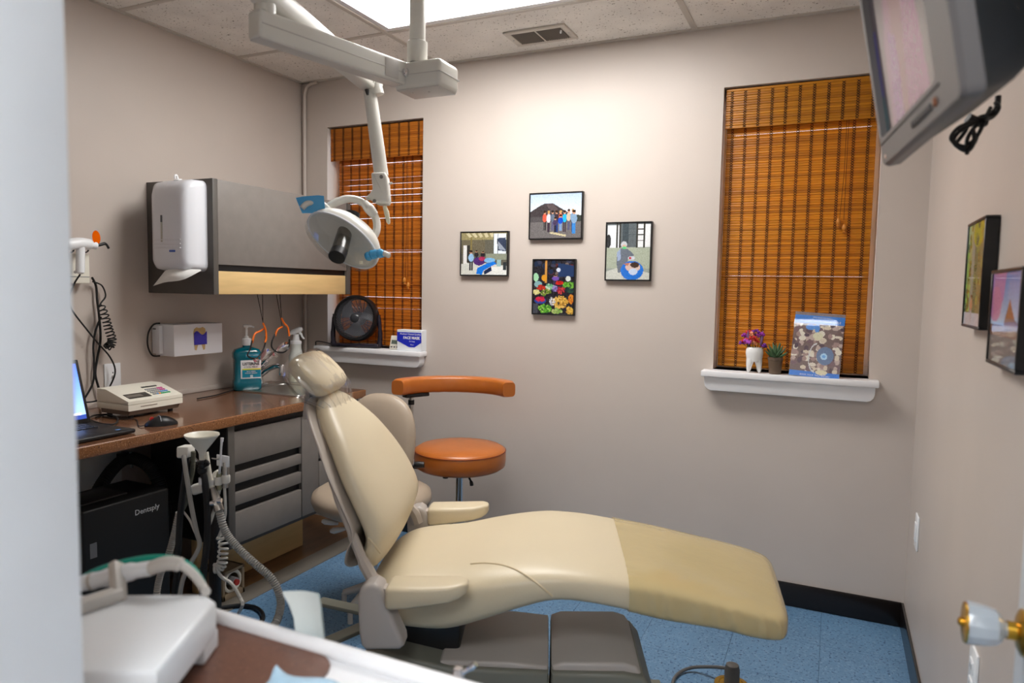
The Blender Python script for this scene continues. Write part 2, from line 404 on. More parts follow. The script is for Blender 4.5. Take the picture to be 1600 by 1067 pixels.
# air vent in the ceiling
vx0, vx1, vy0, vy1 = 1.335, 1.615, -.275, -.105
t = thing('ceiling_vent', 'cream metal louvred air vent in the ceiling tile', 'air vent', ((vx0+vx1)/2, (vy0+vy1)/2, H))
fr = MB()
for a in ((vx0, vx1, vy0, vy0+.022), (vx0, vx1, vy1-.022, vy1), (vx0, vx0+.026, vy0+.022, vy1-.022), (vx1-.026, vx1, vy0+.022, vy1-.022)):
    fr.rbox(*a, H-.006, H+.003, .002)
fr.build('frame', m_tee, t)
mb = MB()
for a in ((1.350, 1.353, -.264, -.116), (1.597, 1.600, -.264, -.116), (1.353, 1.597, -.264, -.261), (1.353, 1.597, -.119, -.116)): mb.box(*a, H+.002, H+.098)
mb.box(1.350, 1.600, -.264, -.116, H+.095, H+.099).build('duct', m_tee, t, smooth=False)
MB().box((vx0+vx1)/2-.003, (vx0+vx1)/2+.003, vy0+.02, vy1-.02, H-.006, H+.001).build('mullion', m_tee, t, smooth=False)
me = MB().bar((0, vy0+.02, 0), (0, vy1-.02, 0), .0012, .007, .0003, up=(.5, 0, 1)).mesh('vane', mat('vent_vane', (120, 112, 104), .5))
k = 0
x = vx0+.031
while x < vx1-.028:
    inst('vane', me, t, Vector((x-t.location.x, -t.location.y, -.0025))); x += .0082
MB().lathe([(.004, 0), (.004, .012), (.002, .014)], 10, (vx1-.034, vy0+.05, H-.006), (0, -.3, -1)).build('lever', m_white, t)
for xx_, yy_ in ((vx0+.013, (vy0+vy1)/2), (vx1-.013, (vy0+vy1)/2)):
    MB().lathe([(.004, 0), (.004, .0015), (.001, .003)], 10, (xx_, yy_, H-.006), (0, 0, -1)).build('screw', m_steel, t)

# painted conduit running down the corner
pts = [(.12, -.012, H-.006), (.075, -.012, H-.012), (.045, -.012, H-.03), (.03, -.012, H-.07)]
mb = MB().tube(cr(pts, 5)+[Vector((.03, -.012, z)) for z in (2.1, 1.7, 1.2, .8)], .0095, 10)
o = tag(mb.build('conduit', m_wall), 'thin painted conduit running down the corner beside the small window', 'conduit')

# ------------------------------------------------------------------ windows, sills
SY = -.07
def window(n, x0, x1):
    t = thing('window_%d' % n, None, None, ((x0+x1)/2, .08, WZ0)); struct(t)
    fr = MB(); y0, y1 = .095, .14
    for a in ((x0, x1, WZ0, WZ0+.04), (x0, x1, WZ1-.04, WZ1), (x0, x0+.035, WZ0+.04, WZ1-.04), (x1-.035, x1, WZ0+.04, WZ1-.04), (x0+.035, x1-.035, (WZ0+WZ1)/2-.02, (WZ0+WZ1)/2+.02)):
        fr.rbox(a[0], a[1], y0, y1, a[2], a[3], .004)
    fr.build('window_frame', m_white, t)
    for z0, z1 in ((WZ0+.04, (WZ0+WZ1)/2-.02), ((WZ0+WZ1)/2+.02, WZ1-.04)):
        MB().box(x0+.035, x1-.035, .115, .119, z0, z1).build('pane', m_glass, t, smooth=False)
    sx0, sx1 = x0-.038, x1+.034
    mb = MB().rbox(sx0, sx1, SY, 0, WZ0-.026, WZ0-.001, .004).rbox(x0+.0005, x1-.0005, -.004, .13, WZ0-.026, WZ0, .001)
    mb.build('window_sill', m_white, t)
    z1, z0 = WZ0-.026, WZ0-.084
    c = [(sx0+.012, z1), (sx1-.012, z1), (sx1-.012, z0+.03)] + [(sx1-.012-.03*(1-math.cos(a)), z0+.03-.03*math.sin(a)) for a in (.5, 1, 1.4)] \
        + [(sx1-.045, z0), (sx0+.045, z0)] + [(sx0+.012+.03*(1-math.cos(a)), z0+.03-.03*math.sin(a)) for a in (1.4, 1, .5)] + [(sx0+.012, z0+.03)]
    MB().prism(c, SY+.018, -.001, lambda a, b, d: (a, d, b), .003).build('apron', m_white, t)
window(1, *wins[0]); window(2, *wins[1])

# bamboo roman blinds
def bamboo(name, rgb):
    m = bpy.data.materials.new(name); m.use_nodes = True; nt = m.node_tree; b = nt.nodes['Principled BSDF']; o = nt.nodes['Material Output']
    oi = nt.nodes.new('ShaderNodeObjectInfo'); tc = nt.nodes.new('ShaderNodeTexCoord'); mp = nt.nodes.new('ShaderNodeMapping'); mp.inputs['Scale'].default_value = (5, 60, 60)
    ad = nt.nodes.new('ShaderNodeVectorMath'); ad.operation = 'ADD'
    nt.links.new(tc.outputs['Object'], mp.inputs[0]); nt.links.new(mp.outputs[0], ad.inputs[0]); nt.links.new(oi.outputs['Location'], ad.inputs[1])
    n = nt.nodes.new('ShaderNodeTexNoise'); n.inputs['Scale'].default_value = 2; n.inputs['Detail'].default_value = 4; nt.links.new(ad.outputs[0], n.inputs[0])
    mx = nt.nodes.new('ShaderNodeMath'); mx.operation = 'MULTIPLY_ADD'; mx.inputs[1].default_value = .55
    nt.links.new(n.outputs[0], mx.inputs[0])
    m2 = nt.nodes.new('ShaderNodeMath'); m2.operation = 'MULTIPLY'; m2.inputs[1].default_value = .45; nt.links.new(oi.outputs['Random'], m2.inputs[0]); nt.links.new(m2.outputs[0], mx.inputs[2])
    r = nt.nodes.new('ShaderNodeValToRGB'); c = lin(rgb); r.color_ramp.elements[0].color = (c[0]*.68, c[1]*.58, c[2]*.5, 1); r.color_ramp.elements[1].color = (c[0]*1.22, c[1]*1.28, c[2]*1.3, 1)
    r.color_ramp.elements[0].position = .15; r.color_ramp.elements[1].position = .85
    nt.links.new(mx.outputs[0], r.inputs[0]); nt.links.new(r.outputs[0], b.inputs['Base Color']); b.inputs['Roughness'].default_value = .38
    tr = nt.nodes.new('ShaderNodeBsdfTranslucent'); nt.links.new(r.outputs[0], tr.inputs[0]); ms = nt.nodes.new('ShaderNodeMixShader'); ms.inputs[0].default_value = .3
    nt.links.new(b.outputs[0], ms.inputs[1]); nt.links.new(tr.outputs[0], ms.inputs[2]); nt.links.new(ms.outputs[0], o.inputs[0])
    return m
m_bam1 = bamboo('bamboo_amber', (206, 134, 26)); m_bam2 = bamboo('bamboo_chestnut', (196, 116, 32))
m_thread = mat('dark_thread', (30, 14, 8), .8); m_bead = mat('turned_wood', (190, 120, 40), .35, var=.1)
def blind(label, x0, x1, xl0, xl1, zb, vz, md, ncol, y, cordx, cordz, gapp):
    """valance x0..x1, lower sheet xl0..xl1; vz = bottom of valance; y = depth of the lower sheet"""
    t = thing('bamboo_blind', label, 'blind', ((x0+x1)/2, y, zb)); L = t.location
    P = .0098; zt = WZ1-.012
    MB().rbox(x0, x1, y-.022, y+.02, zt-.028, zt+.01, .002).build('headrail', mat('headrail_wood', (110, 66, 20), .5, var=.1), t)
    def slat(w): return MB().rbox(-w/2, w/2, -.0022, .0022, -P*.52, P*.52, .0021, 3).mesh('slat', md)
    me = slat(xl1-xl0); mv = slat(x1-x0)
    z = zb+P/2; i = 0
    while z < zt-.03:
        tw = random.gauss(0, .05); dz = 0
        if random.random() < gapp: tw = random.choice((-.6, .55, .5)); dz = random.uniform(-.001, .001)
        inst('slat', me, t, Vector(((xl0+xl1)/2, y+(.0008 if i % 2 else -.0008), z+dz))-L, (tw, 0, 0)); z += P; i += 1
    va = MB().rbox(x0, x1, y-.032, y-.029, vz-.002, vz+.002, .001).build('valance', md, t)
    z = vz+P/2
    while z < zt+.004:
        inst('slat', mv, va, Vector(((x0+x1)/2, y-.0305+(.0008 if i % 2 else -.0008), z))-L, (random.gauss(0, .03), 0, 0)); z += P; i += 1
    # woven thread columns
    def stitch(xc, z0, z1, yy, par):
        mb = MB(); z = z0; s = 1
        while z < z1-P:
            for sg in (1, -1):
                mb.bar((xc-.0058*sg, yy, z+.0006), (xc+.0058*sg, yy, z+P-.0006), .0009, .0020, .0002, up=(0, 0, 1), seg=1)
            z += P
        mb.build('stitching', m_thread, par, smooth=False)
    for k in range(ncol):
        f = (k+.45)/ncol
        stitch(xl0+(xl1-xl0)*f, zb, zt-.03, y-.0036, t); stitch(x0+(x1-x0)*f, vz, zt+.004, y-.0342, va)
    for dx in (-.003, .004):
        MB().tube([(cordx+dx, y-.02, vz+.01), (cordx+dx, y-.012, (vz+cordz)/2), (cordx+dx*2.2-.004, y-.012, cordz+.02)], .0009, 5).build('pull_cord', m_thread, t)
    for dx, dz in ((-.014, .012), (.008, -.012)):
        MB().lathe([(.002, .016), (.006, .012), (.0085, .004), (.009, -.004), (.0065, -.01), (.004, -.012), (.007, -.016), (.005, -.02), (.0005, -.022)][::-1], 12, (cordx+dx, y-.014, cordz+dz)).build('cord_knob', m_bead, t)
BY = .05
x0 = HY(1136, 330, BY).x
blind('amber bamboo blind with a deep valance behind the flower and brochure sill', 2.223, 2.792, 2.226, 2.783, WZ0+.012, HY(1250, 195, BY).z, m_bam1, 11, BY, HY(1316, 350, BY).x, HY(1316, 352, BY).z, .03)
blind('chestnut bamboo blind with light leaking between its slats behind the desk fan', .182, .768, .214, .766, WZ0+.012, HY(600, 248, BY).z, m_bam2, 10, BY, HY(638, 440, BY).x, HY(638, 442, BY).z, .17)

# ------------------------------------------------------------------ door with glass knob, folded back to the right wall
kc = PD(1553, 980, .93); DX = 2.918
d = struct(MB().rbox(DX, DX+.036, YN+.01, -1.885, .01, 2.03, .003).build('door_1', m_door))
mb = MB()
mb.lathe([(.030, 0), (.030, .004), (.022, .008), (.012, .010), (.012, .020)], 24, (DX, kc.y, kc.z), (-1, 0, 0)).build('rosette', m_brass, d)
MB().lathe([(.0095, .018), (.011, .022), (.018, .026), (.0235, .032), (.0265, .044), (.0285, .062), (.0275, .066)], 12, (DX, kc.y, kc.z), (-1, 0, 0)).build('glass_knob', mat('knob_glass', (205, 214, 222), .12, trans=.35, coat=.5), d, angle=20)
MB().lathe([(.0275, .0655), (.0265, .068), (.016, .069), (.006, .0695), (.006, .073), (.003, .075)], 20, (DX, kc.y, kc.z), (-1, 0, 0)).build('knob_plate', m_brass, d)

# ================================================================== left wall: upper cabinet
CX = .385; CY0, CY1 = -.953, -.075; CZ0, CZ1 = 1.234, 1.700
t = thing('wall_cabinet', 'dark grey laminate wall cabinet with maple lower panel, paper towel dispenser on its side', 'cabinet', (.19, -.5, CZ0))
MB().rbox(0, CX, CY0, CY0+.026, CZ0, CZ1, .002).build('side_panel', m_dark_lam, t)
MB().rbox(0, CX, CY1-.026, CY1, CZ0, CZ1, .002).build('side_panel', m_dark_lam, t)
MB().box(0.0, CX-.03, CY0+.026, CY1-.026, CZ0+.06, CZ1-.003).build('body', m_dark_lam, t, smooth=False)
MB().box(CX-.031, CX-.018, CY0+.026, CY1-.026, CZ0+.085, CZ0+.135).build('finger_pull', m_black, t, smooth=False)
MB().rbox(CX-.024, CX-.003, CY0+.028, CY1-.028, CZ0+.122, CZ1-.001, .002).build('door', m_grey_lam, t)
MB().rbox(CX-.034, CX-.012, CY0+.026, CY1-.026, CZ0+.001, CZ0+.096, .002).build('light_valance', m_maple, t)

# paper towel dispenser on the cabinet's end panel (faces the door, -y)
t = thing('towel_dispenser', 'white plastic folded paper towel dispenser on the cabinet side', 'dispenser', (.19, CY0, 1.31))
x0, x1, z0, z1 = HY(241, 400, CY0-.07).x+.012, HY(327, 400, CY0).x-.008, HY(280, 424, CY0-.05).z, HY(280, 283, CY0-.02).z
def ringd(y, ins, zt, zb, n=7, r=.03):
    out = []
    for cxx, czz, a0 in ((x1-ins-r, zt-r, 0), (x0+ins+r, zt-r, PI/2), (x0+ins+r, zb+r, PI), (x1-ins-r, zb+r, 1.5*PI)):
        for k in range(n): a = a0+PI/2*k/(n-1); out.append((cxx+r*math.cos(a), y, czz+r*math.sin(a)))
    return out
rings = [ringd(CY0, 0, z1, z0), ringd(CY0-.05, .001, z1-.002, z0+.002), ringd(CY0-.085, .006, z1-.014, z0+.008), ringd(CY0-.10, .018, z1-.04, z0+.02), ringd(CY0-.105, .036, z1-.07, z0+.04)]
m_disp = mat('dispenser_plastic', (222, 224, 230), .22)
body = MB().loft(rings).build('cover', m_disp, t, angle=60, fixn=True)
yf = CY0-.1055
gx_ = HY(252, 340, yf).x
MB().rbox(gx_-.005, gx_+.005, yf-.0012, yf+.004, HY(252, 378, yf).z, HY(252, 347, yf).z, .001).build('level_window', mat('smoke_window', (176, 176, 168), .3), t)
MB().rbox(gx_-.005, gx_+.005, yf-.0016, yf+.003, HY(252, 347, yf).z, HY(252, 336, yf).z, .001).build('towel_gauge', mat('gauge_grey', (92, 94, 100), .4), t)
for py in (374, 380.5, 387):
    zc = HY(275, py, yf).z; MB().rbox(x0+.03, x1-.03, yf-.0015, yf+.004, zc-.002, zc+.002, .0015).build('ridge', m_disp, t)
zc = HY(269, 392, yf).z; xc = HY(269, 392, yf).x
lg = MB().rbox(xc-.017, xc+.017, yf-.0015, yf+.003, zc-.0045, zc+.0045, .0035).build('badge', mat('badge_blue', (48, 84, 168), .3), t)
# suction hook on its top edge
hk = thing('suction_hook', 'small white suction hook on top of the towel dispenser', 'hook', ((x0+x1)/2, yf, z1-.004))
hx = HY(278, 283, CY0-.05).x
MB().lathe([(.016, 0), (.015, .003), (.006, .005)], 16, (hx, CY0-.05, z1-.0015), (0, -.25, 1)).build('cup', m_white, hk)
MB().tube(cr([(hx, CY0-.05, z1), (hx, CY0-.055, z1+.016), (hx+.003, CY0-.066, z1+.014), (hx+.003, CY0-.066, z1+.002)], 5), .004, 8).build('hook', m_white, hk)
# paper towel hanging out of the slot
rows = []
tp = cr([HY(257, 424, CY0-.06), HY(271, 416, CY0-.07), HY(291, 420, CY0-.075), HY(313, 421, CY0-.06)], 10); bt = cr([HY(239, 447, CY0-.10), HY(258, 441, CY0-.11), HY(286, 437, CY0-.11), HY(314, 423, CY0-.07)], 10)
tp, bt = tp[::3], bt[::3]
for i in range(9):
    f = i/8; rows.append([tp[k].lerp(bt[k], f)+Vector((0, -.014*math.sin(f*PI)*math.sin(k/10*PI), 0)) for k in range(11)])
mb = MB()
vv = [q for r in rows for q in r]; ff = [(i*11+k, i*11+k+1, (i+1)*11+k+1, (i+1)*11+k) for i in range(8) for k in range(10)]
mb.add(vv, ff); mb.add([q+Vector((0, .0012, .0006)) for q in vv], [tuple(reversed(f)) for f in ff])
tag(mb.build('paper_towel', mat('paper', (235, 235, 232), .9, bump=.3, bscale=50)), 'white paper towel hanging out of the dispenser slot', 'paper towel')

# ================================================================== counter, under-counter cabinets
KZ = .775; KX = .612; KY0, KY1 = -2.05, -.245
t = thing('counter', 'brown speckled laminate counter with an inset sink along the left wall', 'counter', (.3, -1.1, KZ-.036))
sk = (.14, .46, -.56, -.30)
mb = MB()
for a in ((0, sk[0], KY0, KY1), (sk[1], KX-.012, KY0, KY1), (sk[0], sk[1], KY0, sk[2]), (sk[0], sk[1], sk[3], KY1)):
    mb.box(*a, KZ-.036, KZ)
mb.build('worktop', m_counter, t, smooth=False)
MB().rbox(KX-.0125, KX, KY0, KY1, KZ-.038, KZ+.0005, .004, 3).build('edge_band', speckle('edge_laminate', (128, 84, 52), [((170, 125, 88), .6, 1), ((80, 52, 36), .62, .8)], 260, .25), t)
MB().rbox(0, .012, KY0, KY1, KZ, KZ+.022, .003).build('back_lip', m_wall, t)
# sink
s_ = thing('sink', 'small stainless steel sink set into the brown counter', 'sink', (.3, -.43, KZ))
def rr(x0, x1, y0, y1, z, r, n=5):
    out = []
    for cx_, cy_, a0 in ((x1-r, y1-r, 0), (x0+r, y1-r, PI/2), (x0+r, y0+r, PI), (x1-r, y0+r, 1.5*PI)):
        for k in range(n): a = a0+PI/2*k/(n-1); out.append((cx_+r*math.cos(a), cy_+r*math.sin(a), z))
    return out
X0, X1, Y0, Y1 = sk
MB().loft([rr(X0-.03, X1+.03, Y0-.03, Y1+.03, KZ+.001, .03), rr(X0-.028, X1+.028, Y0-.028, Y1+.028, KZ+.006, .03), rr(X0+.004, X1-.004, Y0+.004, Y1-.004, KZ+.004, .045), rr(X0+.012, X1-.012, Y0+.012, Y1-.012, KZ-.01, .045), rr(X0+.03, X1-.03, Y0+.03, Y1-.03, KZ-.12, .05)]).build('basin', m_steel, s_)
MB().lathe([(.022, 0), (.02, .002), (.012, .0005)], 16, ((X0+X1)/2, (Y0+Y1)/2, KZ-.12)).build('drain', m_chrome, s_)
# faucet
fb = HZ(424, 606, KZ+.005); 
f_ = thing('faucet', 'chrome single lever faucet at the small sink', 'faucet', (.125, -.47, KZ))
bx, by = .10, -.435
MB().rbox(bx-.022, bx+.022, by-.055, by+.055, KZ+.002, KZ+.016, .012, 3).build('escutcheon', m_chrome, f_)
MB().lathe([(.024, 0), (.024, .03), (.026, .05), (.022, .07), (.010, .082)], 20, (bx, by, KZ+.014)).build('body', m_chrome, f_)
MB().tube(cr([(bx, by, KZ+.05), (bx+.05, by+.01, KZ+.085), (bx+.10, by+.02, KZ+.105), (bx+.13, by+.026, KZ+.10)], 6), [.016]*6+[.014]*6+[.012]*7, 12).build('spout', m_chrome, f_)
MB().lathe([(.015, 0), (.016, .012), (.013, .05), (.012, .052)], 14, (bx+.132, by+.026, KZ+.062)).build('aerator', m_chrome, f_)
MB().tube(cr([(bx-.012, by-.006, KZ+.078), (bx+.02, by+.02, KZ+.115), (bx+.05, by+.055, KZ+.16), (bx+.065, by+.075, KZ+.185)], 6), [.02]*4+[.017]*5+[.012]*5+[.009]*5, 12).build('lever', m_chrome, f_)

# drawer cabinet
FX = .592; DY0, DY1 = -1.053, -.678
t = thing('drawer_cabinet', 'grey laminate cabinet of four drawers with black finger gaps under the counter', 'cabinet', (.38, -.87, .255))
MB().rbox(.17, FX, -1.09, -1.056, .262, .737, .002).build('gable', mat('black_gable', (20, 19, 20), .5), t)
MB().rbox(FX-.004, FX+.006, -1.088, -1.056, .255, .736, .002).build('stile', m_dark_lam, t)
MB().box(.17, FX-.02, -1.056, DY1, .262, .737).build('body', m_black, t, smooth=False)
MB().box(.17, FX-.012, -1.056, DY1, .247, .262).build('bottom_panel', m_dark_lam, t, smooth=False)
for za, zb in ((.578, .708), (.503, .546), (.417, .467), (.264, .388)):
    MB().rbox(FX-.02, FX, -1.052, DY1-.003, za, zb, .002).build('drawer', m_grey_lam, t)
t = thing('sink_cabinet', 'grey laminate sink cabinet with a plain door beside the four drawers', 'cabinet', (.38, -.46, .255))
MB().box(.17, FX-.02, DY1+.001, KY1-.01, .262, .60).build('body', m_black, t, smooth=False)
MB().rbox(.5, FX-.02, DY1+.001, KY1-.01, .60, .737, .002).build('top_rail', m_black, t)
MB().rbox(FX-.02, FX, DY1+.002, DY1+.11, .264, .708, .002).build('door', m_grey_lam, t)
MB().rbox(FX-.02, FX, DY1+.113, KY1-.012, .50, .708, .002).build('door', m_grey_lam, t)
MB().rbox(FX-.02, FX, DY1+.113, KY1-.012, .264, .485, .002).build('door', m_grey_lam, t)
MB().box(.17, FX-.012, DY1+.001, KY1-.01, .247, .262).build('bottom_panel', m_dark_lam, t, smooth=False)
# recessed support plinth below
t = thing('plinth', 'pale maple recessed plinth under the drawer cabinet', 'plinth', (.3, -.7, 0))
MB().rbox(.31, .345, -1.02, -.395, 0, .247, .002).build('toe_panel', m_maple, t)
MB().rbox(.08, .2, -.394, -.27, 0, .247, .002).build('end_block', m_dark_lam, t)

# ------------------------------------------------------------------ curing light on the wall with its cords
t = thing('curing_light', 'white curing light gun with orange shield in its wall charger', 'dental tool', (.05, -1.27, 1.2))
wy0, wy1 = HX(96, 420, .0).y-.06, HX(142, 420, .06).y
cz = HX(120, 420, .05).z
MB().rbox(0, .055, wy0, wy1, HX(120, 443, .05).z, HX(120, 396, .05).z, .006).build('charger', m_cream, t)
MB().rbox(.054, .0565, wy0+.003, wy1-.003, HX(120, 433, .05).z, HX(120, 431.5, .05).z, .001).build('seam', mat('seam_grey', (150, 150, 146), .5), t)
hd = [HX(98, 383, .10), HX(108, 382, .10), HX(125, 380, .10), HX(140, 382, .10), HX(150, 384, .10)]
MB().tube(cr(hd, 5), [.017]*3+[.0215]*7+[.021]*6+[.014]*5, 16).build('gun_barrel', m_whiteplastic, t)
a, b = HX(126, 384, .10), HX(125, 428, .10)
MB().tube([a, a.lerp(b, .3), a.lerp(b, .8), a.lerp(b, .95), b], [.016, .015, .016, .015, .008], 14).build('handle', m_whiteplastic, t)
for px in (115, 138): MB().tube(cr([HX(px-1, 384, .08), HX(px, 391, .088), HX(px-3, 394, .07), HX(px-4, 394, .05)], 5), .003, 6).build('cradle_hook', m_black, t)
MB().tube(cr([HX(150, 384, .10), HX(158, 382, .10), HX(165, 381, .10), HX(170, 388, .10)], 5), [.006]*10+[.0045]*6, 10).build('light_guide', m_black, t)
sc = HX(149.5, 371, .10); 
MB().lathe([(.0005, .0), (.012, .0003), (.026, .0018), (.0265, .003), (.012, .0018), (.0005, .0014)], 28, sc, (.9, .43, .05), cap=False).build('shield', mat('orange_shield', (255, 110, 0), .15, trans=.25), t)
MB().lathe([(.006, 0), (.006, .002), (.001, .003)], 10, HX(118, 425, .116), (1, -.6, 0)).build('button', m_steel, t)
# cords
def cord(name, pts, r, m, label=None, cat='cord', group=None, n=7, parent=None, seg=7):
    o = MB().tube(cr(pts, seg), r, n).build(name, m, parent)
    if label: tag(o, label, cat, group)
    return o
A = lambda x, y, d=.02: HX(x, y, d)
def path(pts, x): return [A(q[0], q[1], q[2] if len(q) > 2 else x) for q in pts]
cord('power_cord', path([(125, 429, .1), (115, 445, .06), (108, 465), (113, 485), (135, 514), (152, 535), (172, 558), (180, 580), (172, 603), (158, 622), (142, 628), (122, 628, .06)], .040), .0032, m_black_soft, 'thin black cord looping from the curing light down to the counter', 'cord')
cord('power_cord', path([(144, 434, .04), (150, 447), (152, 470), (155, 495), (157, 530), (152, 560), (149, 585), (155, 610), (157, 634)], .0185), .0045, m_black_soft, 'thick black cord hanging straight down from the wall charger', 'cord')
cord('power_cord', path([(145, 440, .05), (159, 446), (165, 462), (158, 473), (154, 481)], .028), .003, m_black_soft, 'short black cord loop at the side of the wall charger', 'cord')
cord('power_cord', path([(158, 495), (150, 515), (146, 540), (147, 565), (146, 595), (135, 618), (122, 634)], .029), .004, m_black_soft, 'black cord swinging left from the coiled cord to the laptop', 'cord')
# coiled part
ax = cr([A(x, y, .056) for x, y in ((156, 476), (161, 485), (166, 500), (170, 515), (175, 530), (172, 540), (168, 537))], 40)
pts = []; n = len(ax); tot = 17
for i, c in enumerate(ax):
    f = i/n; a = 2*PI*tot*f**1.35; tn = (ax[min(i+1, n-1)]-ax[max(i-1, 0)]).normalized(); e = Vector((1, 0, 0)); g = tn.cross(e).normalized()
    rad = .013+.004*f; pts.append(c+e*math.cos(a)*rad*.9+g*math.sin(a)*rad)
MBc = MB().tube(pts, .0026, 6); tag(MBc.build('coiled_cord', m_black_soft), 'coiled black cord hanging under the wall charger', 'cord')

# wall outlet plate
def outlet(name, label, T, w, h, toggles):
    t = thing(name, label, 'outlet', T @ Vector((0, 0, 0)))
    mb = MB(T); mb.rbox(-w/2, w/2, -h/2, h/2, 0, .006, .003); mb.build('plate', m_whiteplastic, t)
    if toggles == 'duplex':
        for s in (-1, 1):
            MB(T).rbox(-.016, .016, s*.02-.014, s*.02+.014, .005, .0085, .006, 3).build('socket', m_whiteplastic, t)
            for dx in (-.006, .006): MB(T).box(dx-.001, dx+.001, s*.02-.004, s*.02+.005, .0083, .0088).build('slot', m_black, t, smooth=False)
    elif toggles == 'rocker':
        MB(T).rbox(-.016, .016, -.033, .033, .005, .010, .003).build('rocker', m_whiteplastic, t)
    else:
        MB(T).lathe([(.006, .005), (.006, .012), (.004, .014)], 12, (0, .004, 0)).build('jack', m_steel, t)
        MB(T).box(-.002, .002, .018, .024, .0055, .0065).build('slot', m_black, t, smooth=False)
    return t
oc = HX(175, 590, 0)
outlet('jack_plate', 'white jack plate low on the left wall behind the printer', frame_at((0.0, oc.y, oc.z), (0, 1, 0), (0, 0, 1)), .072, .118, 'jack')

# pale board on the wall of the knee space
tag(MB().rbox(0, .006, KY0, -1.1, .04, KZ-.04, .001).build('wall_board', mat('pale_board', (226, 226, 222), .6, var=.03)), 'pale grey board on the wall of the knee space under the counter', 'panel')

# ================================================================== things on the counter
# label printer / terminal with sloping keyboard
p1, p2, p3 = HZ(201, 656, KZ), HZ(292, 633, KZ), HZ(157, 641, KZ)
ang = math.atan2(p2.y-p1.y, p2.x-p1.x); wd_ = .236; dp_ = .175
t = thing('sterilizer_printer', 'cream desktop terminal with coloured keys and a dark display beside the mouse', 'terminal', (p1.x, p1.y, KZ), PI/2)
TM = Matrix.Translation((p1.x, p1.y, KZ)) @ Matrix.Rotation(PI/2+.0, 4, 'Z')   # local x along the wall (+y), local y towards the wall (-x)
def TB(): return MB(TM)
m_tan = mat('terminal_base', (120, 104, 92), .5)
TB().prism([(.014, .012), (dp_-.01, .012), (dp_-.004, .045), (dp_-.004, .05), (.004, .05), (.004, .03)], .01, wd_-.01, lambda a, b, d: (d, a, b), .002).build('base', m_tan, t)
TB().prism([(0, .03), (dp_, .03), (dp_, .0522), (0, .0522)], 0, wd_, lambda a, b, d: (d, a, b), .003).build('lower_shell', m_cream, t)
TB().prism([(0, .0538), (dp_, .0538), (dp_, .104), (dp_-.05, .104), (.0, .066)], 0, wd_, lambda a, b, d: (d, a, b), .003).build('upper_shell', m_cream, t)
TB().box(.004, wd_-.004, .004, dp_-.004, .049, .057).build('inner_frame', m_cream, t, smooth=False)
sl = (.104-.066)/(dp_-.05)
def top(y): return .066+sl*y
S = Matrix.Translation((0, 0, .0663)) @ Matrix.Rotation(math.atan(sl), 4, 'X')
def SB(): return MB(TM @ S)
SB().rbox(.02, .115, .02, .062, -.004, .0014, .010, 3).build('paper_window', mat('smoked_cover', (70, 66, 60), .25), t)
SB().box(.022, .085, .03, .05, .0013, .0017).build('paper_slot', mat('slot_grey', (110, 104, 96), .6), t, smooth=False)
SB().rbox(.128, .195, .098, .108, -.002, .0015, .002).build('display', mat('lcd_dark', (60, 62, 60), .2), t)
keys = {0: (150, 150, 150), 1: (196, 60, 140), 2: (90, 150, 210), 3: (60, 165, 110), 4: (235, 140, 40)}
for r_, row in enumerate(['000000111', '000000111', '000002222', '002433333']):
    for c_, k in enumerate(row):
        SB().rbox(.126+c_*.0086, .133+c_*.0086, .074-r_*.0155, .083-r_*.0155, -.001, .0028, .001, 1).build('key', mat('key_'+k, keys[int(k)], .5), t)
TB().rbox(.05, .12, -.0012, .002, .041, .0435, .0005).build('front_slot', m_tan, t)
for xx_ in (.03, wd_-.035): TB().cyl((xx_, .03, 0), (xx_, .03, .013), .010).build('foot', m_black, t)
for xx_ in (.03, wd_-.035): TB().cyl((xx_, dp_-.03, 0), (xx_, dp_-.03, .013), .010).build('foot', m_black, t)

# mouse
c = HZ(252, 664, KZ); t = thing('computer_mouse', 'black computer mouse with a grey band on the brown counter', 'mouse', (c.x, c.y, KZ), -2.0)
rings = []
for i in range(13):
    f = i/12; x = -.052+.104*f; w = .031*math.sin(PI*min(max(f, .04), .96))**.42; hgt = .034*math.sin(PI*min(max(f*.86+.07, .02), .98))**.8
    rings.append([(x, w*math.cos(a), max(0, hgt*max(0, math.sin(a))**.8)) for a in [2*PI*k/20 for k in range(20)]])
MM = WM[t]
MB(MM).loft(rings).build('body', m_black, t, angle=60, fixn=True)
MB(MM).tube(cr([(.006, -.026, .018), (.006, -.015, .031), (.006, 0, .0345), (.006, .015, .031), (.006, .026, .018)], 4), .0016, 6).build('band', mat('band_grey', (150, 152, 155), .4), t)
MB(MM).cyl((.030, -.004, .024), (.030, .004, .024), .008, 14).build('scroll_wheel', mat('red_rubber', (190, 40, 35), .5), t)
cord('mouse_cord', [MM @ Vector(q) for q in ((.050, 0, .006), (.07, -.012, .003))]+[HZ(212, 655, KZ+.003), HZ(190, 655, KZ+.003), HZ(160, 650, KZ+.003)], .0016, m_black_soft, 'thin black mouse cord on the counter', 'cord')

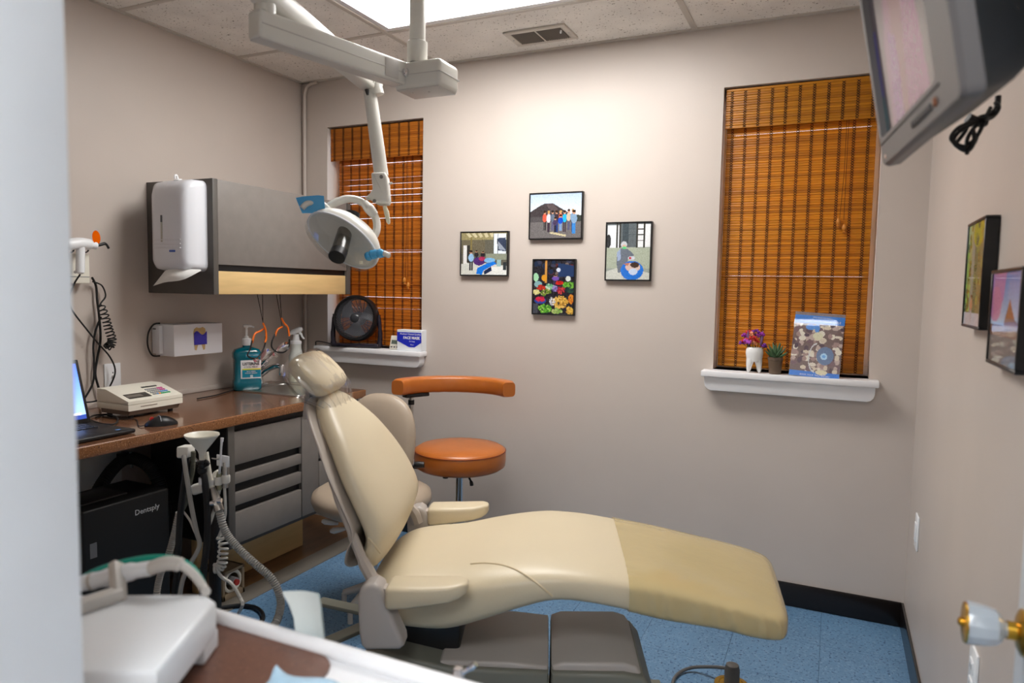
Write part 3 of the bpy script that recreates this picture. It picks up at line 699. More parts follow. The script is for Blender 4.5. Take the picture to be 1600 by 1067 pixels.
# laptop
t = thing('laptop', 'open black laptop with a lit blue screen at the end of the counter', 'laptop', (.45, -1.6, KZ))
c = HZ(213, 671, KZ+.012); lx1, ly1 = min(c.x, .6), c.y; lx0 = lx1-.235; ly0 = ly1-.35
MB().rbox(lx0, lx1, ly0, ly1, KZ+.002, KZ+.016, .006, 3).build('keyboard_deck', m_black, t)
mkb = mat('key_black', (34, 34, 36), .45)
mk = MB().rbox(-.0072, .0072, -.0072, .0072, 0, .003, .001, 1).mesh('key', mkb)
for i in range(5):
    for j in range(14): inst('key', mk, t, Vector((lx0+.03+i*.0185, ly1-.055-j*.0185, KZ+.0158))-t.location)
MB().rbox(lx1-.085, lx1-.02, (ly0+ly1)/2-.05, (ly0+ly1)/2+.05, KZ+.0155, KZ+.0168, .001).build('touchpad', mkb, t)
MB().rbox(lx1-.038, lx1-.026, ly1-.05, ly1-.035, KZ+.0155, KZ+.0165, .0008).build('sticker', mat('sticker_blue', (90, 150, 215), .3), t)
SC = Matrix.Translation((lx0+.004, 0, KZ+.014)) @ Matrix.Rotation(math.radians(-16), 4, 'Y')
MB(SC).rbox(-.006, .0, ly0, ly1, 0, .225, .003).build('screen_lid', m_black, t)
m_scr = print_mat('screen_glow', .15, 1.6)
cv = Canvas(40, 26, (96, 140, 232)); cv.vgrad(0, 1, (70, 110, 225), (150, 185, 245)); cv.rect(.75, .78, .8, .8, (230, 60, 60)); cv.rect(0, .94, 1, 1, (40, 60, 130)); cv.rect(.86, .9, .95, .93, (240, 240, 255))
picture('screen', cv.a, SC @ Matrix.Translation((.0006, ly0+.012, .016)) @ Matrix(((0, 0, 1, 0), (1, 0, 0, 0), (0, 1, 0, 0), (0, 0, 0, 1))), .326, .195, m_scr, t)
cord('charger_cord', [HZ(150, 652, KZ+.004), HZ(165, 648, KZ+.004), HZ(183, 652, KZ+.004), HZ(180, 662, KZ+.004), HZ(160, 662, KZ+.004), HZ(140, 655, KZ+.004), HZ(147, 649, KZ+.006), HZ(170, 647, KZ+.006)], .003, m_black_soft, 'black charger cord bundled behind the laptop', 'cord')

# white wall box with a tooth cut-out and purple cloth
bxx = .115
y0, y1 = HX(272, 530, bxx).y, HX(347.5, 530, bxx).y; z0, z1 = HX(310, 554, bxx).z, HX(310, 506, bxx).z
t = thing('mask_dispenser_box', 'white wall box with a tooth-shaped cut-out showing purple cloth', 'dispenser', (.05, (y0+y1)/2, z0))
m_box = mat('box_white', (240, 242, 248), .3)
MB().rbox(.0, bxx, y0, y1, z0, z1, .002).build('box', m_box, t)
MB().rbox(.004, .05, y0-.02, y0-.001, z0+.01, z1-.004, .002).build('bracket', m_box, t)
def tooth(s, cy, cz):
    P = [(-.9, .55), (-.8, .85), (-.45, 1.0), (-.15, .93), (.15, .93), (.45, 1.0), (.8, .85), (.9, .5), (.85, .1), (.8, -.4), (.72, -.95), (.5, -1.0), (.32, -.6), (.12, -.42), (-.12, -.42), (-.32, -.6), (-.5, -1.0), (-.72, -.95), (-.8, -.4), (-.85, .1)]
    return [(cy+a*s*.72, cz+b*s) for a, b in P]
tc_ = HX(312, 529, bxx); s_ = (HX(312, 511, bxx).z-HX(312, 547, bxx).z)/2
MB().prism(tooth(s_, tc_.y, tc_.z), bxx-.001, bxx+.0012, lambda a, b, d: (d, a, b)).build('tooth_panel', mat('tooth_tan', (206, 176, 122), .5, var=.12, vscale=30), t)
mb = MB(); nn = 9
vv = [(bxx+.002+.008*abs(math.sin(i*1.9+j*1.3))*(1 if 0 < i < nn-1 and 0 < j < nn-1 else .1), tc_.y-s_*.62+s_*1.35*i/(nn-1), tc_.z-s_*.52+s_*(1.02+.18*math.sin(i*.9))*j/(nn-1)) for j in range(nn) for i in range(nn)]
mb.add(vv, [(j*nn+i, j*nn+i+1, (j+1)*nn+i+1, (j+1)*nn+i) for j in range(nn-1) for i in range(nn-1)]).build('purple_cloth', mat('purple_cloth', (74, 66, 190), .7), t)
MB().rbox(.012, .03, y0-.0225, y0-.02, z1-.022, z1-.016, .001).build('label_mark', mat('mark_grey', (120, 120, 125), .5), t)
cord('box_cord', [HX(250, 505, .03), HX(240, 507, .02), HX(232, 520, .02), HX(231, 540, .02), HX(238, 555, .02), HX(250, 556, .03)], .0035, m_black_soft, 'black cord looped around the end of the white wall box', 'cord')
cord('power_cord', [HZ(308, 623, KZ+.004), HZ(335, 618, KZ+.004), HZ(352, 613, KZ+.004), HZ(366, 609, KZ+.004)], .003, m_black_soft, 'black cord lying along the back of the counter beside the mouthwash', 'cord')

# mouthwash bottle
c = HZ(386, 609, KZ); t = thing('mouthwash_bottle', 'large teal mouthwash bottle with white pump and printed label', 'bottle', (c.x, c.y, KZ))
yawb = math.radians(56)       # label normal turns towards the camera
FB = Matrix.Translation((c.x, c.y, KZ)) @ Matrix.Rotation(yawb, 4, 'Z')
def rrl(hw, hd, z, r=.02): return rr(-hw, hw, -hd, hd, z, min(r, hd*.95), 6)
m_wash = mat('mouthwash', (0, 106, 124), .12, trans=.12, coat=.4)
hw, hd = .063, .04
MB(FB).loft([rrl(hw*.9, hd*.85, 0), rrl(hw, hd, .008), rrl(hw, hd, .045), rrl(hw*.95, hd*.94, .052), rrl(hw*.95, hd*.94, .150), rrl(hw, hd, .157), rrl(hw, hd, .178), rrl(hw*.86, hd*.86, .195), rrl(.03, .025, .204, .024), rrl(.018, .018, .208, .0175), rrl(.018, .018, .222, .0175)]).build('body', m_wash, t, angle=50)
MB(FB).lathe([(.020, .214), (.021, .216), (.021, .244), (.018, .247), (.010, .249), (.010, .256), (.005, .258), (.005, .296), (.009, .298), (.010, .304)], 24).build('pump', m_whiteplastic, t)
MB(FB).tube(cr([(-.012, 0, .304), (.0, 0, .306), (.02, -.004, .305), (.034, -.008, .299)], 4), [.007]*5+[.0055]*4+[.004]*4, 10).build('nozzle', m_whiteplastic, t)
yl = -hd-.0002
lb = MB(FB).rbox(-.035, .058, yl*.95-.001, -.02, .058, .146, .003).build('label_panel', m_white, t)
LBF = lambda x, z, d=-.0395: FB @ frame_at((x, d, z), (1, 0, 0), (0, 0, 1))
yy_ = yl*.95-.0012
MB(FB).box(-.028, .056, yy_-.0004, yy_+.001, .100, .106).build('yellow_band', mat('label_yellow', (226, 226, 60), .4), t, smooth=False)
MB(FB).box(-.028, .056, yy_-.0004, yy_+.001, .064, .100).build('blue_band', mat('label_teal', (0, 130, 160), .4), t, smooth=False)
MB(FB).box(.008, .02, yy_-.0008, yy_+.001, .064, .076).build('seal', mat('label_pale', (200, 225, 230), .4), t, smooth=False)
m_ink = mat('label_ink', (22, 22, 36), .4)
text('brand_lettering', 'LISTERINE', .0175, LBF(.0115, .128, yy_-.0004), m_ink, t, bold=.0006, sx=.98)
text('flavour_lettering', 'COOL MINT', .0115, LBF(.0115, .113, yy_-.0004), m_ink, t)
for k, (s1, z1_) in enumerate((('KILLS GERMS', .092), ('FRESHER BREATH', .084))): text('small_lettering', s1, .007, LBF(.012, z1_, yy_-.0008), m_white, t)
MB(FB).rbox(-.012, .05, -hd-.0008, -.03, .159, .177, .001).build('upper_label', mat('label_teal', (0, 130, 160), .4), t)
text('claim_lettering', 'DEEPLY CLEAN', .008, LBF(.018, .169, -hd-.0011), m_white, t)

# spray bottle
c = HZ(463, 597, KZ); t = thing('spray_bottle', 'translucent white spray bottle half full beside the faucet', 'bottle', (c.x, c.y, KZ))
SPF = Matrix.Translation((c.x, c.y, KZ)) @ Matrix.Rotation(math.radians(28), 4, 'Z')
m_hdpe = mat('milky_plastic', (216, 220, 214), .35, trans=.1)
k = 1.12
MB(SPF).lathe([(.030*k, 0), (.034*k, .004), (.034*k, .11), (.033*k, .135), (.026*k, .16), (.0235*k, .175), (.0225*k, .195), (.024*k, .2)], 24).build('bottle_body', m_hdpe, t)
MB(SPF).lathe([(.0345*k, .006), (.0345*k, .10), (.02, .1003)], 24, cap=False).build('liquid', mat('pale_liquid', (214, 214, 190), .3), t)
MB(SPF).lathe([(.024*k, .2), (.025*k, .202), (.025*k, .214), (.018, .218), (.014, .242), (.016, .25)], 20).build('collar', m_whiteplastic, t)
MB(SPF).tube(cr([(-.034, 0, .25), (-.012, 0, .262), (.012, 0, .272), (.032, 0, .28)], 4), [.009]*3+[.013]*4+[.014]*4+[.010]*2, 10).build('spray_head', m_whiteplastic, t)
MB(SPF).tube(cr([(.012, 0, .262), (.026, 0, .25), (.032, 0, .236), (.042, 0, .226)], 4), [.007]*5+[.0055]*5+[.004]*3, 8).build('trigger', m_whiteplastic, t)

# two pairs of protective glasses hung by their cords under the wall cabinet
m_or = mat('orange_temple', (228, 112, 28), .4); m_lens = mixglass('pink_lens', (206, 120, 132), .10)
def glasses(label, px0, px1, xd, pts_rim, tem1, tem2, lens, lens2):
    t = thing('safety_glasses', label, 'glasses', HX(px0, 540, xd), group='safety glasses hung on cords under the wall cabinet')
    G = lambda q, dx=0: HX(q[0], q[1], xd+dx)
    a, b = G(tem1[-1]), G(tem2[0])
    MB().tube([HX(px0, 455, xd-.01), a], .0016, 5).build('neck_cord', m_thread, t); MB().tube([HX(px1, 455, xd-.01), b], .0016, 5).build('neck_cord', m_thread, t)
    MB().tube(cr([G(q) for q in tem1], 5), .0045, 7).build('temple', m_or, t); MB().tube(cr([G(q, .012) for q in tem2], 5), .0045, 7).build('temple', m_or, t)
    MB().tube(cr([G(q, .006) for q in pts_rim], 6), .0036, 7).build('rim', m_black, t)
    for L_ in (lens, lens2):
        P = cr([G(q, .008) for q in L_], 5, True); cc = sum(P, Vector())/len(P); n = len(P)
        MB().add(P+[cc+Vector((.006, 0, 0))]+[q+Vector((-.0015, 0, 0)) for q in P], [(i, (i+1) % n, n) for i in range(n)]+[(i, n+1+i, n+1+(i+1) % n, (i+1) % n) for i in range(n)]).build('lens', m_lens, t)
glasses('orange and black safety glasses hanging beside the mouthwash pump', 401, 410, .27, [(394, 532), (391, 545), (387, 556), (400, 560), (409, 550), (414, 538), (415, 525)], [(394, 536), (398, 522), (407, 517), (413, 513)][::-1][::-1], [(411, 505), (415, 515), (416, 528), (414, 535)], [(407, 557), (416, 544), (424, 548), (420, 558), (410, 563)], [(396, 560), (405, 561), (404, 567), (398, 566)])
glasses('orange and black safety glasses hanging beside the spray bottle', 431, 437, .27, [(430, 522), (425, 533), (425, 543), (433, 550), (444, 550), (451, 543), (452, 530)], [(430, 525), (433, 516), (438, 512), (441, 511)], [(440, 497), (444, 505), (450, 512), (452, 525)], [(432, 545), (440, 537), (450, 534), (449, 545), (440, 549)], [(426, 548), (432, 553), (434, 558), (427, 556)])

# ================================================================== small window sill
FN = Vector((.25, -.96, .10)).normalized()
fc = HY(557, 497, -.034); Rf = .118
t = thing('desk_fan', 'black round desk fan on a forked stand on the small window sill', 'fan', (fc.x, fc.y, WZ0))
ux = FN.cross(Vector((0, 0, 1))).normalized(); uy = ux.cross(FN)*-1; uy = uy if uy.z > 0 else -uy
F = lambda a, b, d: fc + ux*a + uy*b + FN*d
shell = [(Rf*.97, -.036), (Rf*1.03, -.015), (Rf*1.02, .02), (Rf*.96, .032), (Rf*.88, .03), (Rf*.86, .02), (Rf*.85, -.030)]
MB().lathe(shell, 40, fc, FN, cap=False).build('housing', m_black, t)
MB().lathe([(.034, -.056), (.036, -.026), (.02, -.02)], 20, fc, FN).build('motor', m_black, t)
for k in range(24):
    a0 = 2*PI*k/24
    MB().tube([F(Rf*.97*math.cos(a0), Rf*.97*math.sin(a0), -.034), F(.03*math.cos(a0+.3), .03*math.sin(a0+.3), -.050)], .002, 4).build('rear_bar', m_black, t)
MB().lathe([(.024, .018), (.026, .024), (.020, .031), (.008, .034)], 20, fc, FN).build('hub', mat('fan_hub', (52, 54, 58), .2), t)
for k in range(40):
    a0 = 2*PI*k/40; P = [F(r*math.cos(a0+2.0*(r/Rf-.2)), r*math.sin(a0+2.0*(r/Rf-.2)), .024) for r in (.022, .045, .07, .09, Rf*.885)]
    MB().tube(cr(P, 3), .0014, 5).build('grille_bar', mat('fan_grille', (96, 97, 102), .3), t)
for k in range(3):
    a0 = 2*PI*k/3+.4; rows = []
    for r in (.02, .05, .08, .098):
        rows.append([F(r*math.cos(a0+d), r*math.sin(a0+d), -.015+d*.03) for d in (-.1-.3*r/.1, .25, .55+.3*r/.1)])
    vv = [q for r in rows for q in r]; ff = [(i*3+j, i*3+j+1, (i+1)*3+j+1, (i+1)*3+j) for i in range(3) for j in range(2)]
    MB().add(vv, ff).add([q-FN*.003 for q in vv], [tuple(reversed(f)) for f in ff]).build('blade', mat('fan_blade', (96, 98, 104), .25), t)
m_stand = mat('fan_stand', (34, 30, 40), .22)
zb_ = WZ0+.001
for s in (-1, 1):
    pc = fc+ux*s*Rf*1.06
    pb = Vector((pc.x, pc.y, zb_))+ux*s*.004
    MB().tube(cr([pc+Vector((0, 0, .02)), pc, pc.lerp(pb, .5)+ux*s*.004, pb+Vector((0, 0, .02)), pb+Vector((0, 0, .006))], 4), [.008]*4+[.011]*4+[.013]*4+[.016]*5, 10).build('stand_arm', m_stand, t)
MB().bar(Vector((fc.x, fc.y, zb_+.011))-ux*Rf*1.12, Vector((fc.x, fc.y, zb_+.011))+ux*Rf*1.12, .06, .018, .007, seg=3).build('base', m_stand, t)
cord('fan_cord', [Vector((fc.x, fc.y, WZ0+.012))+ux*Rf*1.10, Vector((.140, -.040, WZ0+.020)), Vector((.122, -.036, WZ0+.002)), Vector((.120, -.02, WZ0-.05)), Vector((.120, -.006, WZ0-.11))], .003, m_black_soft, 'black fan cord dropping over the end of the small sill', 'cord')

# timer and face mask box
x0, x1 = HY(609, 535, -.03).x, HY(626, 535, -.03).x
t = thing('kitchen_timer', 'small white digital timer beside the face mask box on the small sill', 'timer', ((x0+x1)/2, -.02, WZ0))
TL = Matrix.Translation((x0, -.036, WZ0)) @ Matrix.Rotation(math.radians(-14), 4, 'X')
zz_ = HY(617, 525, -.03).z-WZ0; w_ = x1-x0+.01
MB(TL).rbox(0, w_, 0, .016, .002, zz_+.004, .003).build('case', m_cream, t)
MB(TL).rbox(.008, w_-.008, -.0008, .003, zz_*.42, zz_*.72, .001).build('display', mat('lcd_grey', (104, 116, 108), .25), t)
for k in range(3): MB(TL).rbox(.008+k*.017, .018+k*.017, -.0025, .003, .010, .018, .002).build('button', mat('timer_button', (90, 92, 96), .5), t)
x0, x1 = HY(621, 530, -.045).x, HY(659, 530, -.045).x; zt_ = HY(640, 515.5, -.045).z
t = thing('face_mask_box', 'blue and white cardboard face mask box on the small window sill', 'box', ((x0+x1)/2, -.03, WZ0))
MB().rbox(x0, x1, -.048, .0, WZ0, zt_, .001, 1).build('carton', mat('carton_white', (232, 236, 240), .45), t)
hh = zt_-WZ0; ww = x1-x0
MB().prism([(x0+.0003, zt_-.012), (x1-.0003, zt_-.012), (x1-.0003, WZ0+hh*.42), (x0+ww*.72, WZ0+hh*.18), (x0+ww*.5, WZ0+hh*.18), (x0+.0003, WZ0+hh*.46)], -.0486, -.0478, lambda a, b, d: (a, d, b)).build('blue_panel', mat('carton_blue', (28, 44, 190), .4), t)
TF = lambda fx, fz: frame_at((x0+ww*fx, -.0488, WZ0+hh*fz), (1, 0, 0), (0, 0, 1))
text('print', 'Medical / Dental Quality', .0125, TF(.55, .80), m_white, t)
text('print', 'FACE MASK', .019, TF(.60, .62), m_white, t, bold=.0006)
text('print', 'Ear Loop', .009, TF(.62, .46), m_white, t); text('print', '50 pcs', .008, TF(.62, .30), m_white, t)

# ================================================================== framed photographs
m_frame = mat('black_frame', (18, 18, 20), .3); m_print = print_mat('glossy_print', .12)
def framed(label, T, w, h, cv, dep=.02, glass=False):
    """T: origin lower left corner on the wall, x right, y up, z out of the wall"""
    t = thing('framed_photo', label, 'picture', T @ Vector((w/2, 0, dep/2)))
    fr = MB(T); b = .006
    for a in ((0, w, 0, b), (0, w, h-b, h), (0, b, b, h-b), (w-b, w, b, h-b)): fr.rbox(*a, 0, dep, .001, 1)
    fr.build('frame', m_frame, t)
    MB(T).box(b, w-b, b, h-b, .001, dep-.004).build('backing', m_black, t, smooth=False)
    picture('print', cv.a, T @ Matrix.Translation((b, b, dep-.003)), w-2*b, h-2*b, print_mat('glazed_print', .55, coat=1) if glass else m_print, t)
    return t
BW = lambda x, z: frame_at((x, 0, z), (1, 0, 0), (0, 0, 1))
# 1: clinic room with people and blue recliner
c = Canvas(88, 70, (98, 96, 84)); c.rect(0, 0, 1, .17, (150, 140, 100))
for k in range(5): c.poly([(.1+.13*k, .02), (.17+.13*k, 0), (.24+.12*k, .1), (.18+.12*k, .12)], (205, 196, 160))
for k in range(5): c.rect(0, .2+.07*k, .7, .205+.07*k, (80, 78, 66))
c.rect(.0, .17, .52, .5, (112, 102, 78), .6); c.rect(.05, .3, .15, .74, (225, 225, 222)); c.rect(.13, .3, .19, .72, (50, 48, 44)); c.rect(.2, .1, .24, .55, (132, 118, 70))
c.rect(.70, .03, .99, .5, (225, 235, 245)); c.poly([(.78, .14), (.97, .12), (.98, .45), (.8, .42)], (56, 66, 88)); c.poly([(.8, .2), (.96, .4), (.97, .43), (.82, .4)], (150, 160, 176))
for x in (.70, .79, .98): c.rect(x, .03, x+.012, .52, (70, 74, 72))
c.rect(.55, .5, 1, .64, (140, 146, 128)); c.poly([(0, .75), (.3, .7), (1, .78), (1, 1), (0, 1)], (206, 208, 200)); c.poly([(.6, .82), (1, .8), (1, 1), (.5, 1)], (226, 228, 224))
c.person(.22, .42, .9, (150, 190, 226), (40, 40, 48), w=.06); c.person(.34, .42, .7, (40, 40, 44), (50, 50, 60), w=.045); c.person(.48, .44, .68, (36, 34, 40), (50, 50, 60), w=.05)
c.ell(.4, .68, .13, .1, (78, 44, 110)); c.ell(.46, .62, .07, .05, (170, 50, 90)); c.ell(.63, .66, .12, .06, (120, 176, 220))
c.poly([(.34, .98), (.36, .84), (.55, .74), (.72, .68), (.78, .74), (.66, .8), (.5, .9), (.46, 1)], (24, 118, 220)); c.poly([(.5, .92), (.66, .8), (.68, .9), (.52, 1)], (24, 40, 74))
c.rect(.78, .64, .88, .8, (150, 182, 184)); c.rect(.92, .7, .99, .88, (48, 54, 58)); c.noise(7)
framed('framed photo of a clinic room with a blue reclining seat', BW(1.000, 1.338), .258, .213, c)
# 2: group before a dark mountain
c = Canvas(92, 74, (190, 205, 225)); c.vgrad(0, .55, (176, 196, 224), (226, 232, 240)); c.poly([(0, .4), (.18, .27), (.3, .21), (.45, .22), (.62, .34), (.8, .47), (1, .52), (1, .7), (0, .7)], (66, 60, 62))
c.poly([(.3, .21), (.45, .22), (.55, .36), (.42, .42)], (86, 76, 78)); c.rect(0, .52, 1, .66, (82, 78, 80)); c.poly([(.8, .47), (1, .5), (1, .66), (.8, .66)], (60, 66, 60)); c.rect(0, .64, 1, 1, (110, 106, 106)); c.poly([(.42, .86), (.72, .93), (.7, .97), (.38, .89)], (196, 186, 150))
tops = [(220, 92, 70), (216, 206, 214), (96, 110, 130), (60, 48, 60), (190, 90, 60), (40, 170, 214), (196, 180, 160), (120, 150, 186)]
for k in range(8): c.person(.29+.078*k, .38-.02*(k > 5), .83+.03*(k % 2), tops[k], [(30, 28, 34), (60, 46, 60), (90, 90, 120), (34, 60, 120)][k % 4], hair=[(60, 40, 28), (190, 150, 90), (40, 30, 26)][k % 3], w=.042)
c.person(.5, .53, .86, (70, 60, 90), (40, 40, 60), w=.045); c.person(.6, .48, .84, (30, 76, 190), (120, 150, 190), w=.05); c.person(.86, .38, .9, (130, 160, 190), (60, 130, 200), w=.06); c.noise(6)
framed('framed photo of a group of people before a dark volcano', BW(1.362, 1.508), .262, .213, c)
# 3: market stall
c = Canvas(74, 92, (34, 32, 40)); c.noise(14)
for k in range(26): c.ell(rng.random(), rng.random()*.3, .03+.04*rng.random(), .02+.03*rng.random(), rng.choice([(58, 60, 80), (90, 40, 40), (30, 44, 70), (110, 96, 90), (20, 20, 24)]))
c.rect(.28, 0, .34, .42, (196, 140, 70)); c.poly([(.6, .05), (1, .1), (1, .3), (.62, .3)], (34, 56, 96)); c.ell(.62, .18, .05, .04, (206, 214, 226)); c.person(.55, .27, .46, (110, 80, 170), (60, 50, 80), w=.09); c.ell(.27, .33, .07, .06, (214, 150, 40)); c.ell(.06, .32, .07, .08, (160, 210, 170)); c.ell(.12, .45, .1, .06, (130, 170, 176)); c.ell(.86, .34, .06, .05, (210, 214, 206))
def pile(cx, cy, rx, ry, cols, n=46):
    for _ in range(n):
        a = rng.random()*2*PI; r = rng.random()**.5; c.ell(cx+rx*r*math.cos(a), cy+ry*r*math.sin(a), .022, .016, rng.choice(cols))
pile(.66, .42, .1, .03, [(206, 40, 30), (170, 30, 26)]); pile(.88, .46, .14, .06, [(70, 140, 40), (110, 170, 60)]); pile(.2, .51, .1, .04, [(196, 52, 34), (150, 40, 30)]); pile(.42, .5, .1, .06, [(120, 180, 140), (86, 150, 110), (190, 210, 190)]); pile(.68, .56, .11, .06, [(176, 40, 56), (140, 30, 60), (196, 70, 60)]); pile(.92, .55, .1, .05, [(40, 74, 60), (30, 50, 56)])
pile(.3, .6, .15, .06, [(130, 150, 60), (176, 170, 110), (90, 120, 40)]); pile(.54, .53, .06, .05, [(150, 130, 190), (90, 80, 140)]); c.ell(.18, .76, .15, .06, (40, 70, 150)); pile(.18, .73, .11, .04, [(200, 40, 70), (170, 30, 60)]); pile(.07, .6, .08, .04, [(220, 210, 150), (200, 196, 120)])
pile(.68, .78, .19, .12, [(206, 160, 64), (180, 132, 50), (224, 184, 96)], 130); pile(.48, .77, .07, .07, [(226, 226, 222), (180, 180, 186)], 24); pile(.3, .91, .16, .08, [(96, 170, 50), (150, 200, 90), (60, 130, 36)], 80); pile(.6, .95, .12, .05, [(180, 190, 120), (130, 170, 80)]); pile(.92, .93, .09, .07, [(220, 180, 80), (196, 150, 60)]); pile(.94, .72, .06, .08, [(180, 90, 30), (206, 130, 40)]); c.rect(0, .82, .12, 1, (96, 100, 110), .6)
framed('framed photo of a colourful vegetable market', BW(1.385, 1.162), .211, .257, c)
# 4: dentist at work
c = Canvas(74, 92, (150, 158, 150)); c.rect(0, 0, 1, .42, (96, 104, 108)); c.rect(.02, .03, .3, .44, (226, 230, 234)); c.rect(.7, .02, 1, .42, (228, 230, 232))
for x in (.22, .29, .68, .84): c.rect(x, .0, x+.035, .45, (62, 62, 58))
for y in (.1, .2, .3): c.rect(.7, y, .84, y+.02, (70, 70, 66)); c.rect(.36, y, .66, y+.008, (80, 88, 92))
c.rect(.36, 0, .5, .36, (70, 80, 86)); c.rect(0, .44, 1, .8, (166, 174, 156)); c.poly([(0, .86), (.3, .78), (1, .88), (1, 1), (0, 1)], (196, 198, 190)); c.ell(.04, .32, .06, .12, (50, 52, 54))
c.poly([(.26, .5), (.34, .44), (.5, .46), (.64, .56), (.6, .62), (.5, .6), (.48, .86), (.28, .88), (.24, .7)], (104, 112, 124)); c.poly([(.24, .52), (.32, .46), (.34, .64), (.26, .68)], (150, 166, 196))
c.ell(.4, .38, .07, .06, (196, 200, 206)); c.ell(.41, .42, .05, .04, (206, 170, 150)); c.ell(.41, .435, .05, .025, (96, 200, 130)); c.ell(.58, .62, .08, .035, (196, 200, 210)); c.ell(.55, .62, .03, .02, (190, 60, 70))
c.ell(.6, .84, .26, .17, (34, 110, 206)); c.ell(.62, .78, .17, .08, (206, 180, 170)); c.ell(.66, .74, .1, .05, (66, 48, 40)); c.ell(.63, .86, .1, .06, (190, 204, 226)); c.poly([(.4, .72), (.55, .7), (.5, .76)], (180, 120, 96)); c.noise(6)
framed('framed photo of a gowned dentist treating a patient', BW(1.734, 1.323), .207, .257, c)
# right wall (faces -x): local x runs towards the camera (-y)
RW = lambda y, z: frame_at((W, y, z), (0, -1, 0), (0, 0, 1))
c = Canvas(70, 90, (90, 120, 60)); c.vgrad(0, 1, (170, 190, 130), (90, 120, 60)); c.rect(.28, 0, .46, .9, (150, 160, 150)); c.rect(.46, 0, 1, .88, (120, 128, 84))
c.rect(0, .88, 1, 1, (206, 210, 220)); c.ell(.62, .1, .3, .14, (176, 180, 40)); c.person(.42, .7, .97, (206, 150, 110), (196, 190, 190), w=.08)
for k in range(30): c.ell(.05+.2*rng.random(), rng.random()*.86, .05, .03, rng.choice([(70, 130, 40), (150, 200, 80), (60, 100, 50)]))
for k in range(24): c.ell(.5+.5*rng.random(), rng.random()*.8, .06, .04, rng.choice([(100, 116, 60), (150, 156, 70), (86, 100, 60)]))
c.noise(8)
ya, yb = HX(1507, 430, W-.026).y, HX(1534, 430, W-.026).y; za, zb = HX(1497, 508, W-.026).z, HX(1508, 353, W-.026).z
framed('framed photo of green leaves and a small figure, near the tall window', RW(ya, za), ya-yb, zb-za, c, .026, True)
c = Canvas(70, 90, (120, 160, 220)); c.vgrad(0, .62, (96, 140, 214), (206, 222, 240)); c.poly([(0, 0), (.5, 0), (.42, .3), (.2, .45), (0, .5)], (166, 120, 190)); c.ell(.15, .35, .22, .2, (190, 120, 170), .8); c.poly([(.5, .55), (.56, .44), (.66, .28), (.74, .4), (.84, .5), (1, .55), (1, .62), (.5, .62)], (150, 96, 60)); c.rect(0, .58, 1, .7, (130, 90, 66)); c.rect(0, .7, 1, 1, (120, 112, 104)); c.noise(6)
ya = HX(1549, 430, W-.026).y; za, zb = HX(1541, 566, W-.026).z, HX(1549, 423, W-.026).z
framed('framed photo with a pink and blue sky above a brown tower on the right wall', RW(ya, za), .245, zb-za, c, .026, True)
oc = HX(1434, 831, W); outlet('light_switch', 'white rocker switch plate low on the right wall', frame_at((W, oc.y, oc.z), (0, -1, 0), (0, 0, 1)), .075, .118, 'rocker')
oc = HX(1526, 1015, W); outlet('wall_outlet', 'white duplex outlet on the right wall behind the glass door knob', frame_at((W, oc.y, oc.z-.056), (0, -1, 0), (0, 0, 1)), .075, .118, 'duplex')

# ================================================================== tall window sill: tooth vase, succulent, brochure
c = HY(1178, 573, -.03); t = thing('tooth_vase', 'white ceramic tooth-shaped vase with red and purple flowers on the sill', 'vase', (c.x, -.03, WZ0))
T0 = Matrix.Translation((c.x, -.03, WZ0)) @ Matrix.Rotation(.35, 4, 'Z')
m_cer = mat('white_ceramic', (242, 242, 240), .12, coat=.3)
def ov(rx, ry, z, cx_=0, n=20): return [(cx_+rx*math.cos(2*PI*k/n), ry*math.sin(2*PI*k/n), z) for k in range(n)]
MB(T0).loft([ov(.026, .022, .045), ov(.032, .025, .06), ov(.035, .027, .08), ov(.034, .026, .095), ov(.028, .022, .103), ov(.02, .016, .104), ov(.018, .014, .09)]).build('crown', m_cer, t)
for s in (-1, 1):
    MB(T0).loft([ov(.003, .003, .0, s*.021), ov(.007, .008, .006, s*.021), ov(.012, .015, .03, s*.019), ov(.016, .02, .05, s*.0155), ov(.017, .021, .065, s*.013)]).build('root', m_cer, t)
m_st = mat('stem_green', (60, 96, 50), .6)
cols = [(200, 48, 44), (150, 50, 160), (176, 80, 190), (226, 150, 110), (120, 50, 150)]
for k in range(16):
    a = rng.random()*2*PI; r = .006+.044*rng.random()**.6; h_ = .118+.055*rng.random()-.3*r
    tip = T0 @ Vector((r*math.cos(a), r*math.sin(a)*.7, h_))
    MB().tube([T0 @ Vector((.3*r*math.cos(a), .2*r*math.sin(a), .09)), tip], .0013, 5).build('stem', m_st, t)
    mb = MB()
    for q in range(9):
        d_ = Vector((rng.normal(), rng.normal(), abs(rng.normal())+.2)).normalized()*.0105
        mb.lathe([(.0005, -.005), (.0052, -.001), (.0045, .005), (.0005, .008)], 6, tip+d_, d_)
    cc_ = cols[0] if (k < 5 and math.cos(a) < .3) else cols[1+k % 4]
    mb.build('flower', mat('petal_%d_%d_%d' % cc_, cc_, .7), t)
for k in (-1, 1):
    MB(T0).tube([(k*.022, 0, .11), (k*.028, 0, .15), (k*.03, 0, .172)], [.004, .006, .001], 6).build('bud', mat('bud_mauve', (120, 90, 130), .7), t)
c = HY(1211, 575, -.03); t = thing('potted_succulent', 'small green succulent in a brown pot on the sill', 'plant', (c.x, -.03, WZ0))
MB(Matrix.Translation((c.x, -.03, WZ0))).lathe([(.022, 0), (.023, .002), (.028, .055), (.0295, .056), (.0295, .068), (.027, .068), (.025, .06)], 24).build('pot', mat('brown_pot', (104, 86, 70), .45, var=.1), t)
MB(Matrix.Translation((c.x, -.03, WZ0))).lathe([(.0265, .058), (.012, .062)], 16).build('soil', mat('soil', (60, 46, 36), .95), t)
